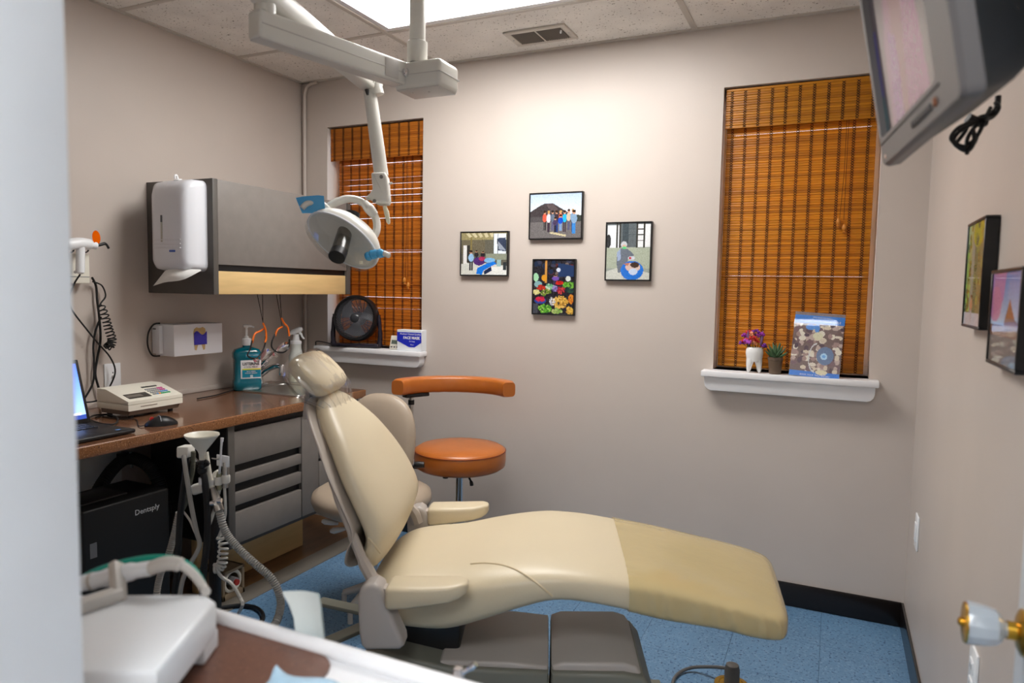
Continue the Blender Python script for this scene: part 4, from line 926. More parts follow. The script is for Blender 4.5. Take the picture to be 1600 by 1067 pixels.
m_suc = mat('succulent_green', (74, 106, 72), .5, var=.2, vscale=60)
for k in range(16):
    a = 2.4*k; e = .25+1.1*(k/16); b0 = Vector((c.x, -.03, WZ0+.062)); d_ = Vector((math.cos(a)*math.sin(e), math.sin(a)*math.sin(e), math.cos(e))); L_ = .06-.012*(k/16)
    MB().tube(cr([b0, b0+d_*L_*.4, b0+d_*L_*.8+Vector((0, 0, .004)), b0+d_*L_+Vector((0, 0, .008))], 2), [.003, .0055, .006, .005, .004, .002, .0006], 6).build('leaf', m_suc, t)
# brochure in a clear stand
xa, xb = HY(1232, 578, -.055), HY(1312, 584, -.055); zt_ = HY(1287, 487, -.03).z
hgt = zt_-WZ0; wid = (xb.x-xa.x)
TL = Matrix.Translation((xa.x, -.058, WZ0)) @ Matrix.Rotation(-.17, 4, 'X') @ Matrix.Rotation(.05, 4, 'Y') @ Matrix(((1, 0, 0, 0), (0, 0, -1, 0), (0, 1, 0, 0), (0, 0, 0, 1)))
t = thing('brochure_stand', 'autumn leaf brochure with blue banners in a clear acrylic stand', 'brochure', ((xa.x+xb.x)/2, -.03, WZ0))
cv = Canvas(80, 110, (126, 100, 90))
for k in range(150):
    cv.ell(rng.random(), .1+.82*rng.random(), .03+.05*rng.random(), .02+.03*rng.random(), rng.choice([(206, 178, 160), (228, 208, 178), (126, 94, 94), (92, 68, 74), (176, 142, 128), (240, 226, 200)]))
cv.rect(0, .05, 1, .17, (72, 136, 214)); cv.rect(0, 0, 1, .05, (150, 130, 122)); cv.rect(0, .92, 1, 1, (58, 128, 214)); cv.ell(.34, .23, .1, .045, (90, 150, 222)); cv.ell(.47, .24, .05, .07, (90, 150, 222)); cv.ell(.5, .36, .1, .06, (236, 226, 186)); cv.ell(.68, .66, .17, .14, (110, 130, 160)); cv.ell(.66, .67, .07, .05, (190, 226, 246)); cv.ell(.66, .67, .035, .025, (120, 180, 230)); cv.ell(.64, .92, .12, .04, (236, 222, 180))
cv.put((np.abs(((cv.X-.5)/.14)**2+((cv.Y-.7)/.22)**2-1) < .12) & (cv.X < .5), (226, 220, 210)); cv.noise(5)
picture('brochure', cv.a, TL @ Matrix.Translation((.002, .004, .002)), wid-.004, hgt-.002, print_mat('matt_print', .55), t)
text('print', "IT'S TIME TO FALL", .0085, TL @ Matrix.Translation((wid*.55, hgt*.93, .0024)), m_white, t)
text('print', 'IN LOVE WITH YOUR SMILE', .0118, TL @ Matrix.Translation((wid*.52, hgt*.875, .0024)), m_white, t)
text('print', 'BOOK YOUR "FALL SPECIAL"', .0085, TL @ Matrix.Translation((wid*.52, hgt*.042, .0024)), m_white, t)
m_acr = mixglass('clear_acrylic', (250, 252, 255), .02, fres=False)
MB(TL).rbox(0, wid, 0, hgt+.004, .004, .006, .0005, 1).build('front_sheet', m_acr, t)
MB(TL).rbox(0, wid, 0, hgt+.004, -.003, 0, .0005, 1).build('back_sheet', m_acr, t)
MB().box(xa.x, xb.x, -.058, -.005, WZ0+.0002, WZ0+.002).build('foot', m_acr, t, smooth=False)

# ================================================================== wall television
al = math.radians(-83.4); be = math.radians(-10.5); TW, TH = .42, .37
BL = PD(1380, 263, 1.101)
rv = Vector((math.cos(al), math.sin(al), 0)); nv = Vector((-math.sin(al), math.cos(al), 0))
uv = Vector((0, 0, 1))*math.cos(be)+nv*math.sin(be); bv = nv*math.cos(be)-Vector((0, 0, 1))*math.sin(be)   # bv points out of the back
TT = Matrix(((rv.x, uv.x, -bv.x, BL.x), (rv.y, uv.y, -bv.y, BL.y), (rv.z, uv.z, -bv.z, BL.z), (0, 0, 0, 1)))  # x right, y up, z out of the screen
t = thing('television', 'grey tube television with a pink picture, tilted down on a wall bracket', 'television', TT @ Vector((TW/2, 0, -.08)))
m_tv = mat('tv_grey', (98, 94, 93), .38, var=.03); m_tvb = mat('tv_black', (24, 24, 26), .5)
def rq(x0, x1, y0, y1, z, r): return [(a, b, z) for a, b, _ in rr(x0, x1, y0, y1, 0, r, 5)]
MB(TT).loft([rq(.0, TW, 0, TH, -.022, .012), rq(.0, TW, 0, TH, -.006, .012), rq(.004, TW-.004, .004, TH-.004, 0, .010), rq(.020, TW-.085, .042, TH-.035, 0, .008), rq(.026, TW-.09, .048, TH-.042, -.012, .008)]).build('bezel', m_tv, t, angle=30)
MB(TT).loft([rq(.0, TW, .002, TH, -.022, .012), rq(.02, TW-.03, .012, TH-.01, -.034, .02), rq(.08, TW-.13, .04, TH-.05, -.10, .03), rq(.12, TW-.17, .08, TH-.09, -.15, .03)]).build('back_shell', m_tvb, t)
cv = Canvas(70, 64, (120, 110, 108)); cv.vgrad(0, 1, (112, 112, 118), (120, 96, 96)); cv.rect(.75, 0, 1, .6, (170, 130, 118), .5); cv.rect(.85, .0, 1, 1, (150, 140, 130), .6); cv.rect(0, .45, .06, .9, (70, 70, 190)); cv.ell(.02, .9, .05, .1, (40, 120, 130))
cv.poly([(.28, 0), (.52, 0), (.62, .3), (.66, .5), (.8, .6), (.85, 1), (.16, 1), (.2, .6), (.3, .35)], (214, 120, 170)); cv.poly([(.36, 0), (.46, 0), (.5, .3), (.58, .5), (.48, 1), (.36, 1), (.38, .5)], (200, 116, 116)); cv.poly([(.3, .55), (.42, .62), (.4, 1), (.2, 1)], (206, 130, 200)); cv.noise(4)
picture('screen', cv.a*.5+np.array([22, 18, 20]), TT @ Matrix.Translation((.024, .046, -.008)), TW-.112, TH-.086, print_mat('tube_picture', .08, .12), t)
MB(TT).box(.008, TW-.07, .0335, .0355, -.004, .0012).build('groove', m_tvb, t, smooth=False)
for k in range(8): MB(TT).rbox(.215+.0125*k, .222+.0125*k, .015, .024, -.002, .003, .001, 1).build('button', mat('tv_button', (70, 68, 66), .4), t)
MB(TT).rbox(.325, .332, .015, .025, -.002, .003, .001, 1).build('power_button', mat('power_brown', (120, 70, 40), .4), t)
MB(TT).rbox(.03, .034, .010, .016, -.002, .002, .0005, 1).build('indicator', mat('indicator', (220, 190, 170), .3), t)
# bracket to the wall
bk = thing('tv_bracket', 'dark steel arm fixing the television to the right wall', 'bracket', (W-.01, -1.72, 1.9))
a = TT @ Vector((.16, .19, -.145)); 
MB().bar(a, (W-.008, a.y+.03, a.z+.02), .04, .05, .004).build('arm', m_tvb, bk)
MB().rbox(W-.012, W, a.y-.03, a.y+.09, a.z-.07, a.z+.11, .002).build('wall_plate', m_tvb, bk)
# bundled cable hanging below
cb = thing('cable_bundle', 'bundled black power cable hanging under the television', 'cable', PD(1518, 210, 1.2))
Q = lambda x, y, d=1.22: PD(x, y, d)
MB().tube(cr([Q(1560, 150), Q(1557, 170), Q(1545, 180), Q(1530, 185), Q(1515, 195)], 6), .005, 7).build('loop', m_black_soft, cb)
for pts_ in ([(1555, 160), (1561, 168), (1552, 182), (1540, 185), (1548, 168)], [(1520, 190), (1497, 200), (1486, 216), (1500, 228), (1520, 226), (1528, 208)], [(1525, 190), (1500, 205), (1490, 222), (1510, 236), (1522, 222), (1520, 200)], [(1515, 188), (1508, 205), (1495, 222)], [(1530, 190), (1512, 215), (1511, 240)], [(1538, 190), (1525, 215), (1505, 232)]):
    MB().tube(cr([Q(*q, 1.2+.02*rng.random()) for q in pts_], 6), .0035, 6).build('loop', m_black_soft, cb)
MB().tube(cr([Q(1512, 184), Q(1525, 190), Q(1540, 190)], 3), .009, 8).build('tie', m_black, cb)

# ================================================================== dental light on its ceiling post
m_arm = mat('arm_white', (218, 216, 208), .3, var=.015); m_armg = mat('arm_grey', (198, 194, 188), .35)
t = thing('operatory_light', 'white ceiling-mounted dental examination light with two jointed arms and blue handle covers', 'dental light', (1.56, -1.29, H))
px_, py_ = 1.585, -1.325
MB().cyl((px_, py_, H-.02), (px_, py_, H), .09, 24).build('ceiling_plate', m_arm, t)
zp = HY(657, 66, py_).z; zq = HY(657, 97, py_).z
MB().cyl((px_, py_, zp-.02), (px_, py_, H-.005), .0225, 20).build('post', m_arm, t)
MB().lathe([(.0285, 0), (.0285, zp-zq+.004), (.0225, zp-zq+.008)], 20, (px_, py_, zq-.004)).build('sleeve', m_arm, t)
# pivot head at the foot of the post
zc = HY(675, 120, py_).z
MB().rbox(px_-.048, px_+.10, py_-.045, py_+.06, zc-.038, zc+.035, .012, 3).build('pivot_head', m_arm, t)
MB().rbox(px_-.046, px_+.102, py_-.047, py_+.062, zc-.002, zc+.0005, .001, 1).build('seam', m_armg, t)
MB().rbox(px_-.042, px_+.094, py_-.04, py_+.054, zc-.0395, zc-.036, .003).build('bottom_cover', m_armg, t)
for q in ((-.01, -.01), (.04, .0)): MB().lathe([(.004, 0), (.003, .002)], 10, (px_+q[0], py_+q[1], zc-.0395), (0, 0, -1)).build('screw', m_armg, t)
# first arm
eA = HZ(655, 108, zc+.004); eA = Vector((px_-.03, py_-.03, zc+.004)); eB = HZ(396, 37, zc+.004)
dA = (eB-eA).normalized()
MB().bar(eA-dA*.0, eB, .048, .062, .007, seg=3).build('first_arm', m_arm, t)
MB().bar(eA+dA*.02, eB-dA*.006, .05, .003, .001, up=(0, 0, 1)).build('arm_seam', m_armg, t)
MB().bar(eA+dA*.015-Vector((0, 0, .031)), eB-dA*.004-Vector((0, 0, .031)), .040, .004, .001).build('under_channel', m_armg, t)
sd = dA.cross(Vector((0, 0, 1))).normalized()
sd = sd if sd.dot(CAM-eA) > 0 else -sd
MB().lathe([(.012, 0), (.012, .008), (.006, .012)], 14, eA+dA*.012+sd*.0235, sd).build('pivot_bolt', m_chrome, t)
MB().bar(eA+dA*.035, eA+dA*.085, .052, .05, .004).build('hinge_plate', m_armg, t)
# elbow and second (spring) arm
eC = eB+Vector((0, 0, .075)); MB().cyl(eB+Vector((0, 0, .02))-dA*.03, eC-dA*.03+Vector((0, 0, .02)), .024, 18).build('elbow', m_arm, t)
s0 = eC-dA*.03; s1 = PD(577, 128, 2.12)
d2 = (s1-s0).normalized()
MB().bar(s0-d2*.03, s1, .052, .058, .012, seg=3).build('second_arm', m_arm, t)
s2 = PD(589, 142, 2.12)
MB().tube(cr([s1-d2*.03, s1+d2*.01, s1.lerp(s2, .7)+Vector((0, 0, .004)), s2-Vector((0, 0, .012))], 5), [.03]*6+[.027]*5+[.022]*5, 16).build('arm_end', m_arm, t)
# drop arm
g0, g1 = PD(578, 143, 2.12), PD(596, 275, 2.12)
MB().tube([g0+Vector((0, 0, .02)), g0, g0.lerp(g1, .5), g1], [.016, .0195, .021, .022], 14).build('drop_arm', m_arm, t)
MB().tube([PD(573, 140, 2.09), PD(574.5, 148, 2.09)], [.007, .004], 8).build('clip', m_black, t)
# knuckle: flat shaped block
def flat(name, pxs, dep, th, m, bev=.004):
    P0 = PD(pxs[0][0], pxs[0][1], dep); P = [PD(x, y, dep) for x, y in pxs]
    nrm = _f; ex = _r; ey = _u
    T = lambda a, b, d: P0 + ex*a + ey*b + nrm*d
    return MB().prism([((q-P0).dot(ex), (q-P0).dot(ey)) for q in P], -th/2, th/2, T, bev, 3).build(name, m, t)
flat('knuckle', [(582, 274), (584, 272), (603, 271), (607, 278), (610, 315), (607, 320), (592, 320), (577, 311), (572, 311), (580, 304), (584, 297)], 2.10, .05, m_arm, .008)
MB().lathe([(.006, 0), (.005, .003)], 12, PD(596, 276, 2.068), -_f).build('screw', mat('screw_grey', (120, 116, 110), .4), t); MB().lathe([(.006, 0), (.005, .003)], 12, PD(585, 314, 2.068), -_f).build('screw', mat('screw_grey', (120, 116, 110), .4), t)
MB().tube([PD(601, 322, 2.1), PD(604, 332, 2.1), PD(607, 347, 2.1), PD(608, 350, 2.1)], [.006, .008, .006, .003], 10).build('lock_lever', mat('ivory_lever', (226, 222, 196), .35), t)
MB().tube([PD(606, 287, 2.1), PD(613, 286, 2.1)], [.004, .003], 8).build('switch', m_arm, t)
# yoke (curved fork)
yk = [(508, 332), (516, 322), (528, 315), (542, 311), (556, 312), (569, 318), (579, 328), (587, 341), (589, 355), (586, 366), (578, 376)]
P = cr([PD(x, y, 2.06+.03*math.sin(i/10*PI)) for i, (x, y) in enumerate(yk)], 5)
rings = []
for i, q in enumerate(P):
    tn = (P[min(i+1, len(P)-1)]-P[max(i-1, 0)]).normalized(); sd_ = tn.cross(_f).normalized()
    rings.append([q+sd_*.0115*math.cos(a)+_f*.017*math.sin(a) for a in [2*PI*k/12 for k in range(12)]])
MB().loft(rings).build('yoke', m_arm, t, fixn=True)
MB().tube([PD(570, 318, 2.04), PD(577, 326, 2.03), PD(585, 336, 2.04)], [.012, .016, .013], 10).build('yoke_cap', m_arm, t)
# lamp head: shallow reflector dish facing down-left, with clear shield
hc = PD(541, 370, 2.04)
hn = (-_u*.62 - _r*.38 - _f*.62).normalized()
ex = (_r*.86-_u*.50).normalized(); ex = (ex-hn*ex.dot(hn)).normalized(); ey = hn.cross(ex)
def dish(prof, n=36, asp=.72): return [[hc + hn*h + ex*(r*math.cos(2*PI*k/n)) + ey*(r*asp*math.sin(2*PI*k/n)) for k in range(n)] for r, h in prof]
MB().loft(dish([(.116, .022), (.118, .012), (.114, -.006), (.095, -.028), (.06, -.044), (.02, -.05)])).build('head_shell', m_arm, t)
MB().loft(dish([(.112, .020), (.105, .004), (.085, -.014), (.05, -.030), (.01, -.034)]), cap=False).build('reflector', mat('reflector', (226, 218, 186), .2, metal=.15), t)
MB().loft(dish([(.1125, .0225), (.1185, .0225), (.1185, .018), (.1125, .018)]), closed=True).build('rim', m_whiteplastic, t)
MB().loft(dish([(.117, .022), (.113, .040), (.09, .054), (.05, .062), (.004, .064)]), cap=False).build('clear_shield', mixglass('clear_shield', (240, 242, 242), .10, .08, fres=False), t)
MB().cyl(PD(539, 362, 2.0), PD(530, 394, 1.93), .021, 20, .023).build('bulb_cover', mat('smoke_bulb_cover', (66, 62, 54), .2, alpha=.85), t)
MB().cyl(PD(530, 393, 1.932), PD(526, 402, 1.915), .0235, 22).build('front_cap', m_black, t)
MB().cyl(PD(548, 351, 2.05), PD(551, 333, 2.06), .024, 22, .021).build('rear_knob', m_black, t)
# handles with blue barrier film
m_blue = mat('blue_film', (70, 176, 232), .18, alpha=.8)
hl = [PD(513, 328, 2.02), PD(505, 320, 2.01), PD(492, 317, 2.0), PD(480, 318, 1.99), PD(472, 325, 1.985)]
MB().tube(cr(hl, 5), [.009]*6+[.008]*15, 10).build('handle', m_arm, t)
mb = MB(); rows = []
for i, (xt, yt, xb_, yb_) in enumerate([(462, 309, 472, 333), (472, 307, 480, 333), (484, 306, 490, 333), (497, 305, 500, 331), (506, 306, 508, 328)]):
    for dd in (-.014, .014): rows.append([PD(xt+(xb_-xt)*f, yt+(yb_-yt)*f, 2.0+dd*(1-.8*f)) for f in (0, .35, .7, 1)])
fr_ = [rows[2*i]+rows[2*i+1][::-1] for i in range(5)]
mb.loft(fr_).build('handle_cover', m_blue, t, angle=70, fixn=True)
hr = [PD(575, 398, 1.99), PD(588, 396, 1.98), PD(600, 396, 1.97), PD(609, 400, 1.965)]
MB().tube(cr(hr, 5), [.010]*8+[.008]*7+[.006], 10).build('handle', m_arm, t)
MB().tube(cr([PD(572, 402, 1.985), PD(582, 398, 1.98), PD(592, 396, 1.975), PD(600, 397, 1.97)], 4), [.010, .013, .014, .012, .015, .013, .014, .012, .013, .014, .012, .010, .010], 9).build('handle_cover', m_blue, t)
MB().tube(cr([PD(505, 325, 2.02), PD(503, 335, 2.03), PD(506, 345, 2.03), PD(512, 352, 2.03)], 4), .010, 10).build('side_bracket', m_arm, t)
MB().cyl(PD(564, 408, 2.0), PD(564, 412, 2.0), .005, 8).build('peg', mat('ivory_lever', (226, 222, 196), .35), t)

# ================================================================== dental chair (own frame: u towards the feet, v towards the back wall)
TH_ = math.radians(22); CO = Vector((1.59, -1.347, 0)); CU = Vector((math.cos(TH_), math.sin(TH_), 0)); CV = Vector((-math.sin(TH_), math.cos(TH_), 0))
def K(u, v, z): return CO + CU*u + CV*v + Vector((0, 0, z))
def cp(x, y, v):
    d = ray(x, y); tt = ((CO+CV*v-CAM).dot(CV))/d.dot(CV); q = CAM+d*tt; return ((q-CO).dot(CU), q.z)
t = thing('dental_chair', 'cream upholstered reclining dental chair with clear covers on its headrest and foot end', 'dental chair', K(.3, 0, 0), TH_)
chair = t
m_lea = mat('cream_leather', (207, 193, 164), .36, var=.02, vscale=4, bump=.06, bscale=220)
m_pipe = mat('cream_piping', (206, 189, 156), .4)
m_shell = mat('chair_shell', (180, 170, 160), .36); m_base = mat('chair_base', (118, 117, 106), .42); m_cover = mat('base_cover', (178, 170, 163), .34)
def sring(u, zt, zb, w, n=36, e=3.2):
    e = e + 1.6*min(1, max(0, (u-.45)/.25))
    zm, h = (zt+zb)/2, (zt-zb)/2; out = []
    for k in range(n):
        a = 2*PI*k/n; c, s = math.cos(a), math.sin(a)
        vv_ = w*math.copysign(abs(c)**(2/e), c); out.append(K(u+.2*vv_*min(1, max(0, (u-.58)/.42)), vv_, zm+h*math.copysign(abs(s)**(2/e), s)))
    return out
SP = [(-.085, .475, .445, .10), (-.08, .492, .425, .15), (-.06, .510, .405, .195), (-.02, .530, .388, .232), (.04, .541, .380, .252), (.14, .552, .383, .262), (.24, .572, .418, .268), (.33, .585, .456, .270), (.41, .590, .482, .270), (.5, .583, .482, .268), (.6, .567, .468, .262), (.72, .545, .448, .255), (.87, .512, .428, .246), (.95, .494, .410, .240), (1.0, .480, .402, .233), (1.03, .470, .398, .222), (1.045, .460, .400, .205), (1.053, .450, .405, .18), (1.056, .44, .412, .14)]
def interp(tab, n):
    tab = [Vector(q) for q in [(a, b, c) for a, b, c, d in tab]], [d for *_, d in tab]
    A_ = cr(tab[0], n); W_ = cr([(d, 0, 0) for d in tab[1]], n); return [(p.x, p.y, p.z, w.x) for p, w in zip(A_, W_)]
SPI = interp(SP, 4)
mb = MB().loft([sring(*q) for q in SPI]); bvh_seat = BVHTree.FromPolygons([tuple(q) for q in mb.v], mb.f)
mb.build('seat', m_lea, t, angle=80, fixn=True)
def on_mesh(bvh, pxs, lift=.0005):
    out = []
    for x, y in pxs:
        d = ray(x, y).normalized(); h = bvh.ray_cast(CAM, d)[0]
        if h is not None: out.append(h-d*lift)
    return out
# seat piping on the near side
MB().tube(cr(on_mesh(bvh_seat, [(735, 881), (752, 879.5), (767, 880), (782, 882), (797, 886), (812, 893), (828, 903), (845, 916), (856, 926), (863, 932)]), 4), .003, 7).build('piping', m_pipe, t)
# clear cover over the foot end
cov = [(u, zt+.003, zb-.004, w+.004) for u, zt, zb, w in interp(SP, 12) if u > .592]
mb = MB(); rg = []
for i, q in enumerate(cov):
    r_ = sring(*q, n=72); zm_ = (q[1]+q[2])/2; U_ = q[0]; fe = max(0, 1-(U_-.592)/.10)
    o_ = []
    for k, c in enumerate(r_):
        v_ = (c-CO).dot(CV); zr = (c.z-zm_)/max(.01, (q[1]-q[2])/2)
        c = c+Vector((0, 0, .0024*math.sin(v_*95+3*math.sin(v_*31))*fe*fe if zr > 0 else 0))
        if abs(v_) > q[3]*.6 and zr < .75 and U_ < 1.03: c = c+CV*math.copysign(.009*max(0, math.sin(U_*105+zr*1.9+1.5*math.sin(U_*37)))*max(0, 1-abs(zr+.05)/.8)*min(1, (U_-.592)/.08), v_)
        o_.append(c)
    rg.append(o_)
m_foil = mat('yellowed_vinyl_cover', (210, 190, 138), .12, alpha=.66, coat=.5, bump=.5, bscale=16)
mb.loft(rg, cap=False).build('foot_cover', m_foil, t, angle=80, fixn=True)
# back rest: rows up the back, front face fairly flat with rounded sides
BK = [(.546, -.045, .15, .05), (.552, -.036, .195, .078), (.572, -.026, .226, .098), (.61, -.012, .243, .104), (.66, -.006, .250, .094), (.73, -.036, .250, .092), (.80, -.078, .234, .088), (.87, -.125, .192, .082), (.92, -.168, .148, .074), (.955, -.202, .104, .062), (.972, -.222, .064, .042), (.978, -.23, .028, .02)]
LT = math.radians(27)
def bring(z, u, w, th, n=32, e=2.7):
    out = []
    for k in range(n):
        a = 2*PI*k/n; c, s = math.cos(a), math.sin(a)
        dv = w*math.copysign(abs(c)**(2/e), c); du = th/2*math.copysign(abs(s)**(2/e), s)
        out.append(K(u-th/2*math.cos(LT)+du*math.cos(LT), dv, z-th/2*math.sin(LT)*.6+du*math.sin(LT)))
    return out
BKI = interp(BK, 4)
mb = MB().loft([bring(*q) for q in BKI]); bvh_back = BVHTree.FromPolygons([tuple(q) for q in mb.v], mb.f)
mb.build('backrest', m_lea, t, angle=80, fixn=True)
pp = on_mesh(bvh_back, [(547, 826), (554, 826.5), (561, 829), (568, 834), (575, 840), (582, 848), (588, 856), (594, 864), (600, 872)])
if len(pp) > 3: MB().tube(cr(pp, 4), .0026, 7).build('piping', m_pipe, t)
# rear shell of the back
def shring(z, u, w, th): return bring(z, u, w, th, e=4)
SH = [(z, u-th*.92, w+.012, .014) for z, u, w, th in BKI]
MB().loft([shring(*q) for q in SH]).build('back_shell', m_shell, t, angle=60, fixn=True)
for sg in (-1, 1):      # side irons from the shell down to the hinge
    q_ = [cp(500, 655, -.12), cp(509, 720, -.18), cp(528, 780, -.225), cp(552, 840, -.245), cp(568, 880, -.26), cp(582, 908, -.275), cp(590, 930, -.275)]
    vs_ = [.12, .18, .225, .243, .255, .268, .272]
    MB().tube(cr([K(u, sg*v, z) for (u, z), v in zip(q_, vs_)], 5), [.006]*5+[.008]*5+[.010]*5+[.013]*5+[.016]*5+[.02]*6, 8).build('back_iron', m_shell, t)
# hinge covers
hp = [cp(x, y, -.30) for x, y in ((563, 928), (567, 914), (577, 906), (589, 904), (599, 910), (604, 922), (612, 945), (633, 992), (634, 1001), (628, 1006), (576, 1007), (569, 1000), (565, 980))]
for sg, nm in ((-1, 0), (1, 1)):
    va, vb = (-.332, -.268) if sg < 0 else (.268, .332)
    MB().prism(hp, va, vb, lambda a, b, d: K(a, d, b), .012, 3).build('hinge_cover', m_cover, t)
cu_, cz_ = cp(690, 815, .27)
# armrests
def arm(sg, pts, zt):
    rings = []
    for u, w0, w1, z0, z1 in pts:
        rings.append([K(u, v_, z_) for v_, z_ in [(sg*(w0+(w1-w0)*(.5+.5*math.copysign(abs(math.cos(a))**.4, math.cos(a)))), (z0+z1)/2+(z1-z0)/2*math.copysign(abs(math.sin(a))**.4, math.sin(a))) for a in [2*PI*k/20 for k in range(20)]]])
    MB().loft(rings).build('armrest', m_lea, t, angle=70, fixn=True)
AR = [(.004, .262, .340, .502, .552), (.012, .256, .346, .498, .557), (.06, .254, .348, .505, .559), (.11, .256, .347, .514, .561), (.155, .260, .344, .522, .564), (.18, .268, .336, .530, .567), (.196, .28, .324, .540, .566), (.201, .29, .312, .547, .562)]
arm(-1, AR, 0); arm(1, [(a, b, c, d+.0, e+.004) for a, b, c, d, e in AR], 0)
for sg in (-1, 1): MB().bar(K(-.03, sg*.30, .53), K(.05, sg*.30, .53), .035, .03, .006).build('arm_bracket', m_shell, t)
# headrest: pad, bracket and clear bag
hq = [cp(*q, 0) for q in ((466, 566), (545, 600))]
HA = K(-.315, 0, 1.075); HB = K(-.222, 0, .985)
hu = (HB-HA).normalized(); hnn = (CU*.72+Vector((0, 0, .69))).normalized(); hnn = (hnn-hu*hnn.dot(hu)).normalized()
def hring(f, w, th, off=0, n=24, e=2.8):
    c0 = HA.lerp(HB, f)+hnn*off; out = []
    for k in range(n):
        a = 2*PI*k/n; c, s = math.cos(a), math.sin(a)
        out.append(c0+CV*w*math.copysign(abs(c)**(2/e), c)+hnn*th/2*math.copysign(abs(s)**(2/e), s))
    return out
HR = [(-.02, .05, .02), (.0, .09, .04), (.08, .118, .056), (.25, .132, .064), (.5, .134, .066), (.75, .128, .066), (.92, .112, .058), (1.0, .085, .042), (1.03, .05, .02)]
MB().loft([hring(*q) for q in HR]).build('headrest', m_lea, t, angle=80, fixn=True)
MB().bar(K(-.30, 0, .90), K(-.285, 0, 1.02), .07, .014, .004, up=CU).build('headrest_post', m_shell, t)
m_bag = mixglass('clear_bag', (250, 250, 250), .17, .13, wrinkle=1.0, wscale=12, fres=False)
bag = []
BG = [(-.06, .07, .05, -.005), (.0, .12, .075, -.006), (.2, .146, .090, -.012), (.5, .150, .098, -.016), (.8, .146, .098, -.018), (1.05, .13, .085, -.014), (1.25, .105, .055, -.02), (1.42, .10, .045, -.03), (1.6, .105, .05, -.045), (1.8, .11, .055, -.07)]
for i, (f, w, th, off) in enumerate(BG):
    r_ = hring(f, w, th, off, n=48, e=2.3); bag.append([q+(CV*.006+hnn*.005)*math.sin(k*2.1+i*1.7)*(.4+.09*i) for k, q in enumerate(r_)])
MB().loft(bag, cap=False).build('headrest_bag', m_bag, t, angle=70, fixn=True)
# base
MB().prism([(-.10, .01), (-.09, .300), (-.05, .322), (.14, .284), (.404, .282), (.404, .01)], -.20, .125, lambda a, b, d: K(a, d, b), .012, 3).build('base_body', m_base, t)
MB().prism([(.41, .01), (.41, .282), (.60, .288), (.65, .28), (.675, .25), (.73, .01)], -.20, .125, lambda a, b, d: K(a, d, b), .012, 3).build('base_nose', m_base, t)
MB().prism([(.10, .275), (.12, .294), (.30, .298), (.402, .290), (.402, .275)], -.185, .115, lambda a, b, d: K(a, d, b), .008, 3).build('column_cover', m_cover, t)
MB().prism([(.412, .275), (.412, .292), (.44, .303), (.60, .309), (.632, .300), (.65, .275)], -.185, .118, lambda a, b, d: K(a, d, b), .010, 3).build('pump_cover', m_cover, t)
MB().prism([(-.16, 0), (-.15, .022), (.77, .022), (.78, 0)], -.25, .25, lambda a, b, d: K(a, d, b), .004).build('floor_plate', m_base, t)
MB(Matrix(((CU.x, CV.x, 0, CO.x), (CU.y, CV.y, 0, CO.y), (0, 0, 1, 0), (0, 0, 0, 1)))).rbox(-.04, .16, -.12, .10, .20, .44, .01).build('lift_frame', m_black, t)
MB().bar(K(-.02, -.28, .40), K(-.02, .28, .40), .05, .04, .006).build('cross_bar', m_shell, t)

# ================================================================== orange stool with a curved arm, by the back wall
m_orange = mat('orange_leather', (176, 98, 36), .33, var=.10, vscale=9, bump=.12, bscale=60, coat=.15)
SC_ = HZ(721, 695, .60); sx_, sy_ = SC_.x, SC_.y-.01; sy_ = min(sy_, -.335)
t = thing('orange_stool', 'orange leather round stool with a curved arm support by the back wall', 'stool', (sx_, sy_, 0))
C_ = Vector((sx_, sy_, 0)); CAB = Matrix.Translation(C_)
R_ = .198; zt = .602
MB(CAB).lathe([(.12, zt-.098), (R_*.9, zt-.097), (R_*.985, zt-.085), (R_, zt-.06), (R_, zt-.03), (R_*.985, zt-.016), (R_*.9, zt-.006), (R_*.5, zt), (.01, zt+.001)], 48).build('seat', m_orange, t, angle=60)
MB(CAB).tube([(R_*.992*math.cos(a), R_*.992*math.sin(a), zt-.020) for a in [2*PI*k/48 for k in range(48)]], .0025, 6, closed=True).build('piping', mat('orange_seam', (128, 56, 18), .5), t)
MB(CAB).lathe([(.13, zt-.104), (.13, zt-.098), (.04, zt-.096)], 24).build('seat_plate', m_black, t)
MB(CAB).cyl((0, 0, .08), (0, 0, zt-.1), .017, 16).build('column', m_chrome, t)
MB(CAB).cyl((0, 0, .06), (0, 0, .30), .026, 16).build('column_sleeve', m_steel, t)
for k in range(5):
    a = 2*PI*k/5+.3; L_ = .24
    MB(CAB).tube([(.02*math.cos(a), .02*math.sin(a), .105), (.12*math.cos(a), .12*math.sin(a), .09), (L_*math.cos(a), L_*math.sin(a), .065)], [.02, .017, .013], 10).build('leg', m_chrome, t)
    MB(CAB).lathe([(.022, -.009), (.025, -.005), (.025, .005), (.022, .009)], 16, (L_*math.cos(a), L_*math.sin(a), .026), (math.sin(a), -math.cos(a), 0)).build('caster', m_black, t)
rt = Vector((_r.x, _r.y, 0)).normalized(); bk_ = Vector((_f.x, _f.y, 0)).normalized()
MB().tube(cr([C_+rt*.02+Vector((0, 0, zt-.10))-bk_*.03, C_+rt*.05-bk_*.06+Vector((0, 0, zt-.14)), C_+rt*.055-bk_*.062+Vector((0, 0, zt-.16))], 4), [.0045]*5+[.008]*4, 8).build('height_lever', m_black, t)
MB().cyl(C_-rt*.055-bk_*.08+Vector((0, 0, zt-.098)), C_-rt*.055-bk_*.08+Vector((0, 0, zt-.125)), .012, 12).build('tension_knob', m_black, t)
